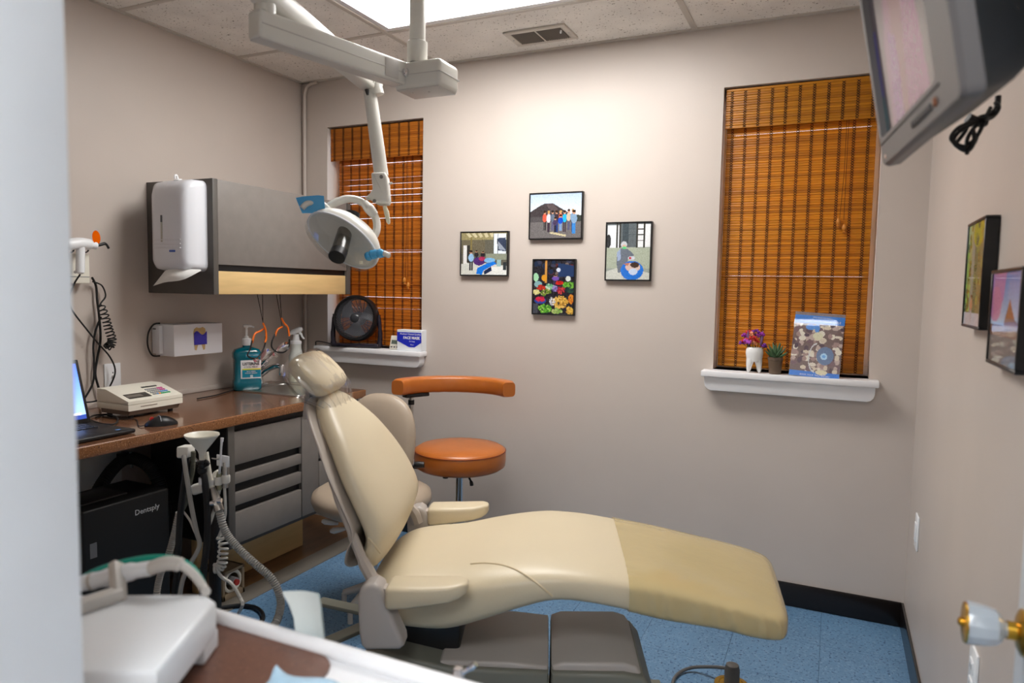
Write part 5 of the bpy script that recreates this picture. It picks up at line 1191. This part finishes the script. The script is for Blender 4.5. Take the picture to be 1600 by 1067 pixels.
# curved arm
ra = .245; zarm = PD(705, 609, 2.95).z
cA = C_+bk_*.0
def arc(f): # f 0..1 from left end to right end, arc on the far side
    a = PI*(.93-.86*f); return cA+rt*(ra*1.0*math.cos(a)-.032)+bk_*(ra*.8*math.sin(a)-.06)
rings = []
for i in range(25):
    f = i/24; q = arc(f)+Vector((0, 0, zarm)); tn = (arc(min(1, f+.01))-arc(max(0, f-.01))).normalized(); sd_ = Vector((0, 0, 1)).cross(tn)
    k_ = 1 if .03 < f < .97 else .86; wr = 1+.02*math.sin(f*70)*(math.exp(-((f-.45)/.2)**2))
    rings.append([q+sd_*.032*k_*wr*math.copysign(abs(math.cos(a))**.5, math.cos(a))+Vector((0, 0, .036*k_*wr*math.copysign(abs(math.sin(a))**.5, math.sin(a)))) for a in [2*PI*k/20 for k in range(20)]])
MB().loft(rings).build('body_arm', m_orange, t, angle=60, fixn=True)
pA = arc(.17)
MB().bar(arc(.10)+Vector((0, 0, zarm-.043)), arc(.30)+Vector((0, 0, zarm-.043)), .04, .016, .004).build('arm_clamp', m_black, t)
MB().cyl(pA+Vector((0, 0, zt-.12)), pA+Vector((0, 0, zarm-.04)), .010, 12).build('arm_post', m_steel, t)
MB().bar(pA+Vector((0, 0, zt-.115)), C_+Vector((0, 0, zt-.115)), .03, .012, .003).build('arm_bracket', m_black, t)
MB().cyl(pA+Vector((0, 0, zarm-.085)), pA+Vector((0, 0, zarm-.065)), .014, 12).build('collar', m_black, t)

# ================================================================== beige stool behind the chair back
m_beige = mat('beige_vinyl', (166, 150, 132), .38, var=.03, bump=.05, bscale=150)
S2 = CAM+(_f*1.0); az = math.radians(-36.1); D_ = 2.72
S2 = Vector((CAM.x+math.sin(az)*D_, CAM.y+math.cos(az)*D_, 0)); zs2 = .505
t = thing('beige_stool', 'beige vinyl stool with a rounded back, between the dental chair and drawers', 'stool', S2)
CAB2 = Matrix.Translation(S2)
MB(CAB2).lathe([(.12, zs2-.09), (.19, zs2-.088), (.222, zs2-.07), (.232, zs2-.045), (.226, zs2-.022), (.20, zs2-.006), (.10, zs2), (.01, zs2+.001)], 40).build('seat', m_beige, t, angle=60)
MB(CAB2).lathe([(.14, zs2-.10), (.17, zs2-.088), (.05, zs2-.086)], 24).build('seat_pan', mat('stool_pan', (120, 110, 100), .5), t)
MB(CAB2).cyl((0, 0, .07), (0, 0, zs2-.09), .022, 16).build('column', m_steel, t)
for k in range(5):
    a = 2*PI*k/5+math.radians(-36.1)*-1+.2; L_ = .12
    MB(CAB2).tube([(.02*math.cos(a), .02*math.sin(a), .10), (L_*math.cos(a), L_*math.sin(a), .062)], [.02, .012], 10).build('leg', m_armg, t)
    MB(CAB2).cyl((L_*math.cos(a), L_*math.sin(a), 0), (L_*math.cos(a), L_*math.sin(a), .06), .010, 12).build('glide', m_armg, t)
for pa, pb in (((528, 818), (503, 814)), ((540, 826), (516, 830))):
    a, b = PD(*pa, 2.62), PD(*pb, 2.62); MB().tube([a, a.lerp(b, .4), a.lerp(b, .8), b], [.006, .010, .012, .006], 8).build('paddle_lever', m_armg, t)
bc = PD(590, 694, 2.80); bn = Vector((-_f.x*.9-_r.x*.35, -_f.y*.9-_r.y*.35, .18)).normalized(); bx_ = Vector((0, 0, 1)).cross(bn).normalized(); by_ = bn.cross(bx_)
rings = []
for r, h in ((.02, .034), (.55, .030), (.82, .022), (.95, .010), (1.0, -.006), (.97, -.02), (.85, -.03), (.02, -.032)):
    ring_ = []
    for k in range(40):
        a = 2*PI*k/40; c, s = math.cos(a), math.sin(a); e = 2/2.5
        ring_.append(bc+bn*(h-.05*(r*c)**2*0)+bx_*(.165*r*math.copysign(abs(c)**e, c))+by_*(.205*r*math.copysign(abs(s)**e, s)))
    rings.append(ring_)
MB().loft(rings).build('backrest', m_beige, t, angle=60, fixn=True)
MB().bar(bc-bn*.03-by_*.02, Vector((bc.x, bc.y, zs2-.11))-bn*.06, .05, .012, .004, up=bn).build('back_bar', m_steel, t)
MB().bar(Vector((bc.x, bc.y, zs2-.105))-bn*.06, S2+Vector((0, 0, zs2-.105)), .05, .012, .004).build('back_bracket', m_steel, t)
q = PD(655, 726, 2.82); MB().lathe([(.012, -.02), (.014, 0), (.012, .02)], 12, q, _r).build('tilt_knob', m_black, t)

# ================================================================== black suction tower and hose under the counter
t = thing('ultrasonic_tower', 'black dental equipment tower on the floor under the counter', 'equipment', (.4, -1.5, 0))
xb_ = .50
pa, pb = HX(138, 796, xb_), HX(264, 757, xb_); yA, yB = pa.y-.02, pb.y; zT = pa.z-.004
m_tower = mat('tower_black', (11, 11, 12), .5)
MB().rbox(.27, xb_, yA, yB, .012, zT, .008, 3).build('case', m_tower, t)
MB().rbox(.31, .44, yA+.03, yB-.12, zT-.002, zT+.006, .003).build('lid_panel', mat('tower_lid', (44, 42, 42), .4), t)
for yy_ in (yA+.04, yB-.04):
    for xx_ in (.30, .46): MB().cyl((xx_, yy_, 0), (xx_, yy_, .014), .016, 12).build('foot', m_black_soft, t)
lc = HX(230, 796, xb_)
text('lettering', 'Dentsply', .027, frame_at((xb_+.0004, lc.y, lc.z), (0, 1, 0), (0, 0, 1)), mat('silver_print', (190, 190, 192), .4), t)
lc = HX(146, 858, xb_)
MB().rbox(xb_-.001, xb_+.0008, lc.y-.012, lc.y+.012, lc.z-.03, lc.z+.02, .0004, 1).build('rating_plate', mat('plate_grey', (96, 96, 98), .4), t)
HXp = lambda x, y, d=.2: HX(x, y, d)
ax = cr([HXp(140, 985, .20), HXp(136, 920, .20), HXp(132, 850, .20), HXp(139, 800, .18), HXp(160, 755, .12), HXp(185, 724, .08), HXp(206, 716, .10), HY(230, 726, -1.135), HY(247, 750, -1.128), HY(257, 790, -1.126), HY(259, 850, -1.126), HY(259, 900, -1.126)], 22)
rs = [.023+.0022*(i % 2) for i in range(len(ax))]
h = thing('vacuum_hose', 'thick black ribbed hose arching over the equipment tower under the counter', 'hose', ax[100])
MB().tube(ax, rs, 14).build('ribbed_hose', m_black_soft, h)
MB().tube([HXp(204, 706, .10), HXp(206, 730, .10)], .006, 8).build('hanger_strap', mat('strap_grey', (140, 148, 148), .5), h)
MB().rbox(0, .045, HX(188, 712, .03).y, HX(207, 712, .03).y, HX(197, 716, .03).z, HX(197, 708, .03).z, .002).build('hanger_bracket', m_black, h)

# ================================================================== assistant instrument stand in front of the drawers
AD = 2.02
Q = lambda x, y, d=AD: PD(x, y, d)
pst = Q(334, 760, AD+.042)
t = thing('instrument_stand', 'black post stand with white holders for dental suction instruments', 'instrument holder', (pst.x, pst.y, 0))
MB().rbox(pst.x-.013, pst.x+.013, pst.y-.013, pst.y+.013, .02, pst.z+.03, .004).build('post', m_black, t)
MB().lathe([(.13, 0), (.13, .012), (.10, .022), (.03, .028)], 28, (pst.x, pst.y, 0)).build('foot_plate', m_black, t)
m_hold = mat('holder_white', (226, 224, 216), .35)
MB().bar(Q(300, 766, AD+.014), Q(326, 758, AD+.014), .026, .03, .008, seg=3).build('holder_arm', m_hold, t)
MB().bar(Q(322, 757, AD+.022), Q(357, 745, AD+.022), .022, .016, .005, seg=3).build('holder_bar', m_hold, t)
for x, y in ((329, 756), (341, 751), (353, 748)):
    MB().lathe([(.010, -.012), (.0118, -.008), (.0118, .008), (.010, .012), (.0088, .012), (.0088, -.012)], 16, Q(x, y, AD), (0, 0, 1)).build('holder_clip', m_hold, t)
MB().tube(cr([Q(334, 752, AD+.028), Q(337, 742, AD+.028), Q(342, 738, AD+.028)], 4), .010, 10).build('holder_knob', m_hold, t)
MB().bar(Q(290.5, 696, AD+.02), Q(290.5, 714, AD+.02), .035, .05, .006, up=_f).build('rear_holder', m_hold, t)
MB().bar(Q(292, 707, AD+.04), Q(334, 752, AD+.034), .014, .014, .003).build('rear_arm', m_black, t)
MB().bar(Q(312, 764, AD+.03), Q(334, 758, AD+.036), .014, .012, .003).build('holder_stem', m_black, t)
# funnel
FD = AD-.026; f0 = Q(316, 716, FD)
t = thing('spit_funnel', 'white plastic saliva funnel on a black tube, topmost on the instrument stand', 'funnel', f0)
MB().lathe([(.008, -.004), (.009, .014), (.012, .022), (.045, .064), (.047, .066), (.047, .070), (.044, .068), (.041, .064), (.010, .026)], 32, f0, (0, 0, 1), cap=False).build('cone', m_cream, t)
MB().lathe([(.009, -.045), (.013, -.04), (.013, -.028), (.010, -.026), (.010, -.018), (.015, -.016), (.015, -.008), (.009, -.004)], 16, f0, (0, 0, 1)).build('coupling', m_black, t)
MB().cyl(f0+Vector((0, 0, -.075)), f0+Vector((0, 0, -.056)), .011, 14).build('white_ring', m_whiteplastic, t)
MB().tube(cr([f0+Vector((0, 0, -.04)), Q(320, 752, FD), Q(324, 800, FD), Q(323, 850, FD), Q(318, 895, FD), Q(315, 960, FD), Q(313, 1040, FD), Q(312, 1120, FD)], 8), .0095, 8).build('black_tube', m_black_soft, t)
MB().tube(cr([Q(321, 727, FD-.008), Q(326, 724, FD-.012), Q(321, 720, FD-.008)], 3), .005, 8).build('valve_lever', m_black, t)
# instruments
m_hose = mat('grey_hose', (164, 162, 156), .5); m_hosew = mat('pale_hose', (206, 204, 198), .45)
def ribbed(pts, r0, n=10, seg=22):
    a = cr(pts, seg); return MB().tube(a, [r0*(.92+.24*(i % 2)) for i in range(len(a))], n)
t = thing('suction_handpiece', 'large grey ribbed suction hose with chrome handpiece looping to the floor', 'suction hose', Q(336, 780))
MB().tube([Q(323, 706, AD+.010), Q(326, 730, AD+.004), Q(328.5, 752), Q(331, 764, AD-.004)], [.005, .006, .008, .0095], 10).build('tip', m_cream, t)
MB().tube([Q(331, 764, AD-.004), Q(338, 781, AD-.016), Q(343, 798, AD-.024)], [.011, .0135, .013], 12).build('handpiece', m_steel, t)
for x, y in ((332, 786), (343, 782)): MB().lathe([(.007, -.006), (.008, 0), (.007, .006)], 12, Q(x, y, AD-.035), _r).build('valve', m_chrome, t)
lst = [Q(342, 796, AD-.02), Q(352, 830, AD-.02), Q(373, 857, AD-.02), Q(400, 882, AD-.03), Q(425, 905, AD-.03), Q(438, 935, AD-.03), Q(436, 960, AD-.03), Q(425, 982, AD-.02), HZ(402, 1008, .02)]
ribbed(lst, .0104, seg=20).build('hose', m_hose, t)
t = thing('saliva_ejector', 'thin white saliva ejector wand in the middle holder clip', 'suction wand', Q(343, 730))
MB().tube([Q(346.5, 688, AD-.045), Q(345.5, 700, AD-.044), Q(344, 727, AD-.038), Q(342.5, 740, AD-.004)], [.0035, .0028, .0032, .004], 8).build('wand', m_whiteplastic, t)
MB().tube([Q(347, 684, AD-.045), Q(346.7, 690, AD-.045)], [.0045, .0042], 8).build('tip', m_whiteplastic, t)
MB().tube([Q(342.5, 737, AD-.004), Q(341, 750), Q(343, 765, AD+.006)], [.006, .008, .0065], 10).build('valve_body', mat('olive_valve', (150, 148, 120), .4), t)
MB().tube(cr([Q(343, 765, AD+.006), Q(337, 790, AD+.016), Q(329, 815, AD+.006), Q(322, 835, AD+.004), Q(319, 870, AD+.004), Q(318, 930, AD+.004), Q(317, 1030, AD+.004), Q(317, 1120, AD+.004)], 6), .005, 7).build('tube', m_hosew, t)
t = thing('air_water_syringe', 'chrome and white syringe with a coiled grey tube, at the drawer side of the stand', 'syringe', Q(352, 740))
MB().rbox(*sum(([min(a, b), max(a, b)] for a, b in zip(Q(340, 727, AD+.012), Q(357, 713, AD-.015))), []), .006, 2).build('head', m_whiteplastic, t)
MB().tube([Q(353, 722), Q(353, 740), Q(352, 762)], [.009, .009, .008], 12).build('handle', m_steel, t)
MB().tube([Q(342, 717), Q(336, 717), Q(331, 716)], [.003, .0022, .002], 8).build('tip', m_steel, t)
MB().tube(cr([Q(351, 762), Q(352, 785), Q(352, 805), Q(347, 825), Q(342, 838)], 6), .0042, 7).build('tube', m_hosew, t)
axc = cr([Q(345, 836), Q(349, 850), Q(348, 866), Q(347, 880), Q(343, 886), Q(335, 888)], 40); pts = []
for i, c in enumerate(axc):
    a = 2*PI*10.5*i/len(axc); tn = (axc[min(i+1, len(axc)-1)]-axc[max(i-1, 0)]).normalized(); g = tn.cross(_f).normalized(); pts.append(c+g*.0125*math.cos(a)+_f*.0125*math.sin(a))
MB().tube(pts, .0032, 6).build('coil', m_hosew, t)
MB().tube(cr([pts[-1], Q(345, 900), Q(362, 912), Q(376, 935), Q(378, 948), HZ(366, 968, .012)], 7), .005, 7).build('lead', m_hosew, t)
# remaining tubes hanging from the rear holder
def hose_thing(label, pts, r, m, rib=False, ends=None):
    o = (ribbed(pts, r) if rib else MB().tube(cr(pts, 7), r, 8)).build('hose', m); return tag(o, label, 'hose')
def QQ(pts): return [Q(x, y, AD+d) for x, y, d in pts]
hose_thing('straight grey tube running from the rear holder to the floor', QQ([(287, 712, -.008), (291, 740, -.03), (299, 790, -.034), (307, 830, -.034), (312, 848, -.034), (308, 862, -.034), (295, 885, -.034), (284, 912, -.034), (279, 960, -.03), (278, 1040, -.03), (278, 1128, -.03)]), .0065, m_hose)
hose_thing('dark olive ribbed tube hanging beside the funnel', QQ([(302, 705, .006), (301, 730, .010), (297, 752, .022), (290, 785, .040), (280.5, 802, .052)]), .0065, mat('olive_hose', (92, 92, 78), .55), True)
hose_thing('ribbed grey hose slanting down behind the white box', QQ([(280, 800, .052), (272, 835, .056), (262, 870, .056), (250, 900, .056), (244, 940, .056), (242, 1030, .056), (242, 1108, .056)]), .009, m_hose, True)
hose_thing('black hose falling straight beside the ribbed grey hose', QQ([(292, 716, .012), (288.5, 750, -.006), (282, 800, -.010), (279, 850, -.008), (276, 900, -.004), (268, 960, .0), (264, 1040, .0), (264, 1122, .0)]), .009, m_black_soft)
hose_thing('thin pale tubes forking below the rear holder', QQ([(283, 795, .008), (296, 812, -.012), (304, 830, -.022), (308, 838, -.030)]), .0032, m_hosew)
o = cord('floor_cable', [HZ(345, 950, .01), HZ(375, 946, .01), HZ(400, 950, .01), HZ(411, 962, .01), HZ(404, 974, .01), HZ(380, 980, .01), HZ(350, 982, .01)], .009, m_black, 'thick black cable looped on the blue floor beside the grey hose', 'cable')
# plumbing box at the foot of the cabinet
xb2 = .60
P_ = [HX(x, y, .6) for x, y in ((346, 922), (384, 905), (383, 868), (345, 885))]
y0, y1 = HX(348, 900, .5).y, HX(382, 890, .5).y; z0 = .015; z1 = z0+(y1-y0)*.95
t = thing('plumbing_box', 'tan plastic utility box frame with a pipe ring at the foot of the cabinet', 'utility box', (.5, (y0+y1)/2, 0))
m_pb = mat('tan_plastic', (150, 132, 108), .5)
for a in ((y0, y1, z0, z0+.012), (y0, y1, z1-.012, z1), (y0, y0+.012, z0, z1), (y1-.012, y1, z0, z1)): MB().rbox(.37, .5, a[0], a[1], a[2]-.015 if a[2] == z0 else a[2], a[3], .002).build('side', m_pb, t)
MB().box(.372, .38, y0, y1, .001, z1).build('back', m_pb, t, smooth=False)
cc = Vector((.49, (y0+y1)/2, (z0+z1)/2)); rr_ = (y1-y0)*.36
MB().tube([cc+Vector((0, rr_*math.cos(a), rr_*math.sin(a))) for a in [2*PI*k/28 for k in range(28)]], .007, 8, closed=True).build('pipe_ring', m_cream, t)
MB().cyl(cc+Vector((-.09, 0, 0)), cc+Vector((.02, .0, .0)), rr_*.45, 16).build('pipe', mat('pipe_grey', (150, 150, 152), .4), t)
MB().cyl(cc+Vector((.02, 0, 0)), cc+Vector((.03, .0, .0)), rr_*.3, 12).build('valve', mat('valve_red', (170, 50, 40), .4), t)

# ================================================================== floor box with cable
c = HZ(1143, 1071, 0)
t = thing('floor_box', 'round brass floor outlet cover with a grey plug', 'floor outlet', (c.x, c.y, 0))
MB().lathe([(.056, 0), (.054, .006), (.04, .008), (.038, .006), (.01, .006)], 32, (c.x, c.y, 0)).build('cover', m_brass, t)
MB().lathe([(.024, 0), (.024, .05), (.020, .066), (.012, .070)], 20, (c.x, c.y, .005)).build('plug', mat('plug_grey', (92, 88, 84), .5), t)
o = cord('power_cord', [Vector((c.x-.015, c.y, .055)), HZ(1115, 1042, .04), HZ(1082, 1043, .015), HZ(1060, 1052, .008), HZ(1051, 1068, .008), HZ(1056, 1090, .008)], .0055, mat('cord_grey', (96, 94, 92), .5), 'grey cord curving over the blue floor from the brass outlet', 'cord')

# ================================================================== support arms from the chair base
ap = K(-.09, .10, .27)
t = chair
b1, b2 = HZ(498, 939, .27), HZ(505, 1006, .27)
MB().bar(ap, b1, .045, .014, .005).build('support_arm', m_base, t); MB().bar(ap, b2, .045, .014, .005).build('support_arm', m_base, t)
# ================================================================== delivery tray in the foreground
TZ = .80
t = thing('delivery_tray', 'brown topped instrument tray with a white rim in front of the dental chair', 'tray', (1.95, -2.45, TZ-.04))
m_tray = speckle('tray_brown', (104, 66, 50), [((128, 88, 72), .64, 1), ((90, 56, 44), .62, .8)], 220, .3)
tx0, tx1, ty0, ty1 = 1.77, 2.12, -2.615, -2.305
poly = [(a, b) for a, b, _ in rr(tx0, tx1+.30, ty0, ty1, 0, .05, 6)]
MB().prism(poly, TZ-.04, TZ-.004, None, .004).build('tray_body', m_white, t)
poly2 = [(a, b) for a, b, _ in rr(tx0+.012, tx1, ty0+.012, ty1-.016, 0, .04, 6)]
MB().prism(poly2, TZ-.006, TZ, None).build('tray_top', m_tray, t)
pr = [(a, b, TZ+.002) for a, b, _ in rr(tx0+.006, tx1+.294, ty0+.006, ty1-.006, 0, .046, 8)]
MB().tube(pr, .011, 10, closed=True).build('rim', m_white, t)
pst = Vector((1.93, -2.42, 0)); 
MB().tube(cr([b2, b2.lerp(pst, .5)+Vector((0, 0, .06)), pst+Vector((0, 0, .45)), pst+Vector((0, 0, TZ-.04))], 6), .02, 12).build('tray_arm', m_base, t)
MB().rbox(tx1+.004, tx1+.29, ty1-.02, ty1+.012, TZ-.06, TZ-.03, .008, 3).build('handpiece_bar', m_white, t)
# white scaler unit
BZ0, BZ1 = TZ+.001, .872
q = [HZ(x, y, BZ1) for x, y in ((346, 927), (312, 915), (195, 915), (127, 1048), (244, 1049))]
t = thing('scaler_unit', 'white scaler unit with a sloping top and handpiece rest on the brown tray', 'scaler', (q[0].x-.1, q[0].y-.1, BZ0))
m_scal = mat('scaler_white', (236, 240, 244), .3)
e1 = (q[4]-q[0]).normalized(); e2 = Vector((-e1.y, e1.x, 0)); e2 = e2 if e2.x < 0 else -e2
L1 = (q[4]-q[0]).length; L2 = .20
base = q[0]
TSc = lambda a, b, d: Vector((base.x, base.y, 0))+e1*a+e2*b+Vector((0, 0, d))
pl_ = [(.0, .02), (.02, .0), (L1, .0), (L1, L2), (0, L2)]
MB().prism([(a, b) for a, b in pl_], BZ0+.022, BZ1, TSc, .006, 3).build('case', m_scal, t)
for a0, a1 in ((.004, .05), (L1-.05, L1-.004)): MB().prism([(a0, .004), (a1, .004), (a1, .135), (a0, .135)], BZ0, BZ0+.026, TSc, .003).build('foot', m_scal, t)
# handpiece rest and handpiece with teal cord
r0, r1 = HZ(190, 935, BZ1), HZ(100, 965, BZ1)
MB().bar(r0+Vector((0, 0, .008)), r1+Vector((0, 0, .008)), .022, .016, .004).build('rest_base', m_armg, t)
MB().bar(HZ(186, 940, BZ1), HZ(183, 905, BZ1+.012)+Vector((0, 0, .022)), .020, .012, .003, up=(1, 0, 0)).build('rest_fork', m_armg, t)
dh = .93
t = thing('scaler_handpiece', 'white scaler handpiece with a teal cord lying on the scaler unit', 'handpiece', PD(180, 900, dh))
MB().tube(cr([PD(112, 915, dh), PD(125, 912, dh), PD(160, 904, dh), PD(205, 893, dh), PD(235, 888, dh)], 5), [.006]*2+[.009]*4+[.0105]*5+[.012]*5+[.010]*5, 14).build('body', m_scal, t)
MB().tube([PD(142, 908.5, dh), PD(147, 907.3, dh)], .0115, 14).build('ring', m_armg, t)
MB().tube(cr([PD(235, 888, dh), PD(262, 880, dh), PD(285, 884, dh), PD(305, 900, dh), PD(317, 917, dh), HZ(322, 925, BZ1+.004)], 6), [.0095]*12+[.006]*19, 10).build('hose', m_armg, t)
MB().tube(cr([PD(118, 910, dh+.03), PD(150, 893, dh+.03), PD(190, 880, dh+.03), PD(235, 872, dh+.03), PD(275, 874, dh+.03), PD(300, 888, dh+.02), PD(314, 908, dh+.01), HZ(318, 919, BZ1+.003)], 6), .0048, 9).build('teal_cord', mat('teal_cord', (0, 150, 130), .4), t)
# upright white paper sleeve clipped to the tray
rows = []
for i, (xl, yl, xr, yr) in enumerate([(440, 925, 496, 929), (452, 945, 500, 946), (459, 965, 502, 965), (461, 985, 504, 985), (463, 1012, 507, 1020), (466, 1030, 510, 1040)]):
    a, b = HY(xl, yl, ty1+.02), HY(xr, yr, ty1+.015)
    rows.append([a.lerp(b, k/8)+Vector((0, .006*math.sin(k/8*PI), 0)) for k in range(9)])
vv = [p for r in rows for p in r]; ff = [(i*9+k, i*9+k+1, (i+1)*9+k+1, (i+1)*9+k) for i in range(5) for k in range(8)]
mb = MB().add(vv, ff).add([p+Vector((0, .003, 0)) for p in vv], [tuple(reversed(f)) for f in ff])
tag(mb.build('paper_sleeve', mat('paper_blueish', (226, 234, 232), .8, bump=.2, bscale=60)), 'white paper sleeve standing up behind the tray rim', 'paper sleeve')
# pale blue wrapped pouch
c = HZ(440, 1098, TZ+.006); mb = MB(); nn = 13
vv = []
for j in range(nn):
    for i in range(nn):
        u_, v_ = i/(nn-1)-.5, j/(nn-1)-.5; ed = max(abs(u_), abs(v_))*2
        vv.append((c.x+.115*u_+.01*math.sin(v_*9), c.y+.12*v_+.008*math.sin(u_*7), TZ+.003+.012*(1-ed**3)+.005*math.sin(u_*17+v_*9)*(1-ed)))
ff = [(j*nn+i, j*nn+i+1, (j+1)*nn+i+1, (j+1)*nn+i) for j in range(nn-1) for i in range(nn-1)]
mb.add(vv, ff).add([(x, y, TZ+.001) for x, y, z in vv], [tuple(reversed(f)) for f in ff])
tag(mb.build('sterile_pouch', mat('pouch_blue', (176, 212, 236), .25, var=.2, vscale=14)), 'pale blue sterile pouch lying on the brown tray', 'pouch')
# chrome syringe tip on the handpiece bar
q = HZ(716, 1064, TZ-.04)
t = thing('syringe_tip', 'small chrome handpiece standing at the end of the tray', 'handpiece', q)
MB().tube([q-Vector((0, 0, .004)), q+Vector((0, 0, .012)), q+Vector((0, 0, .018))], [.0085, .0085, .006], 12).build('body', m_chrome, t)
MB().tube(cr([q+Vector((.004, 0, .012)), q+Vector((.018, 0, .022)), q+Vector((.026, 0, .030))], 4), [.003]*5+[.004]*4, 8).build('tip', m_chrome, t)
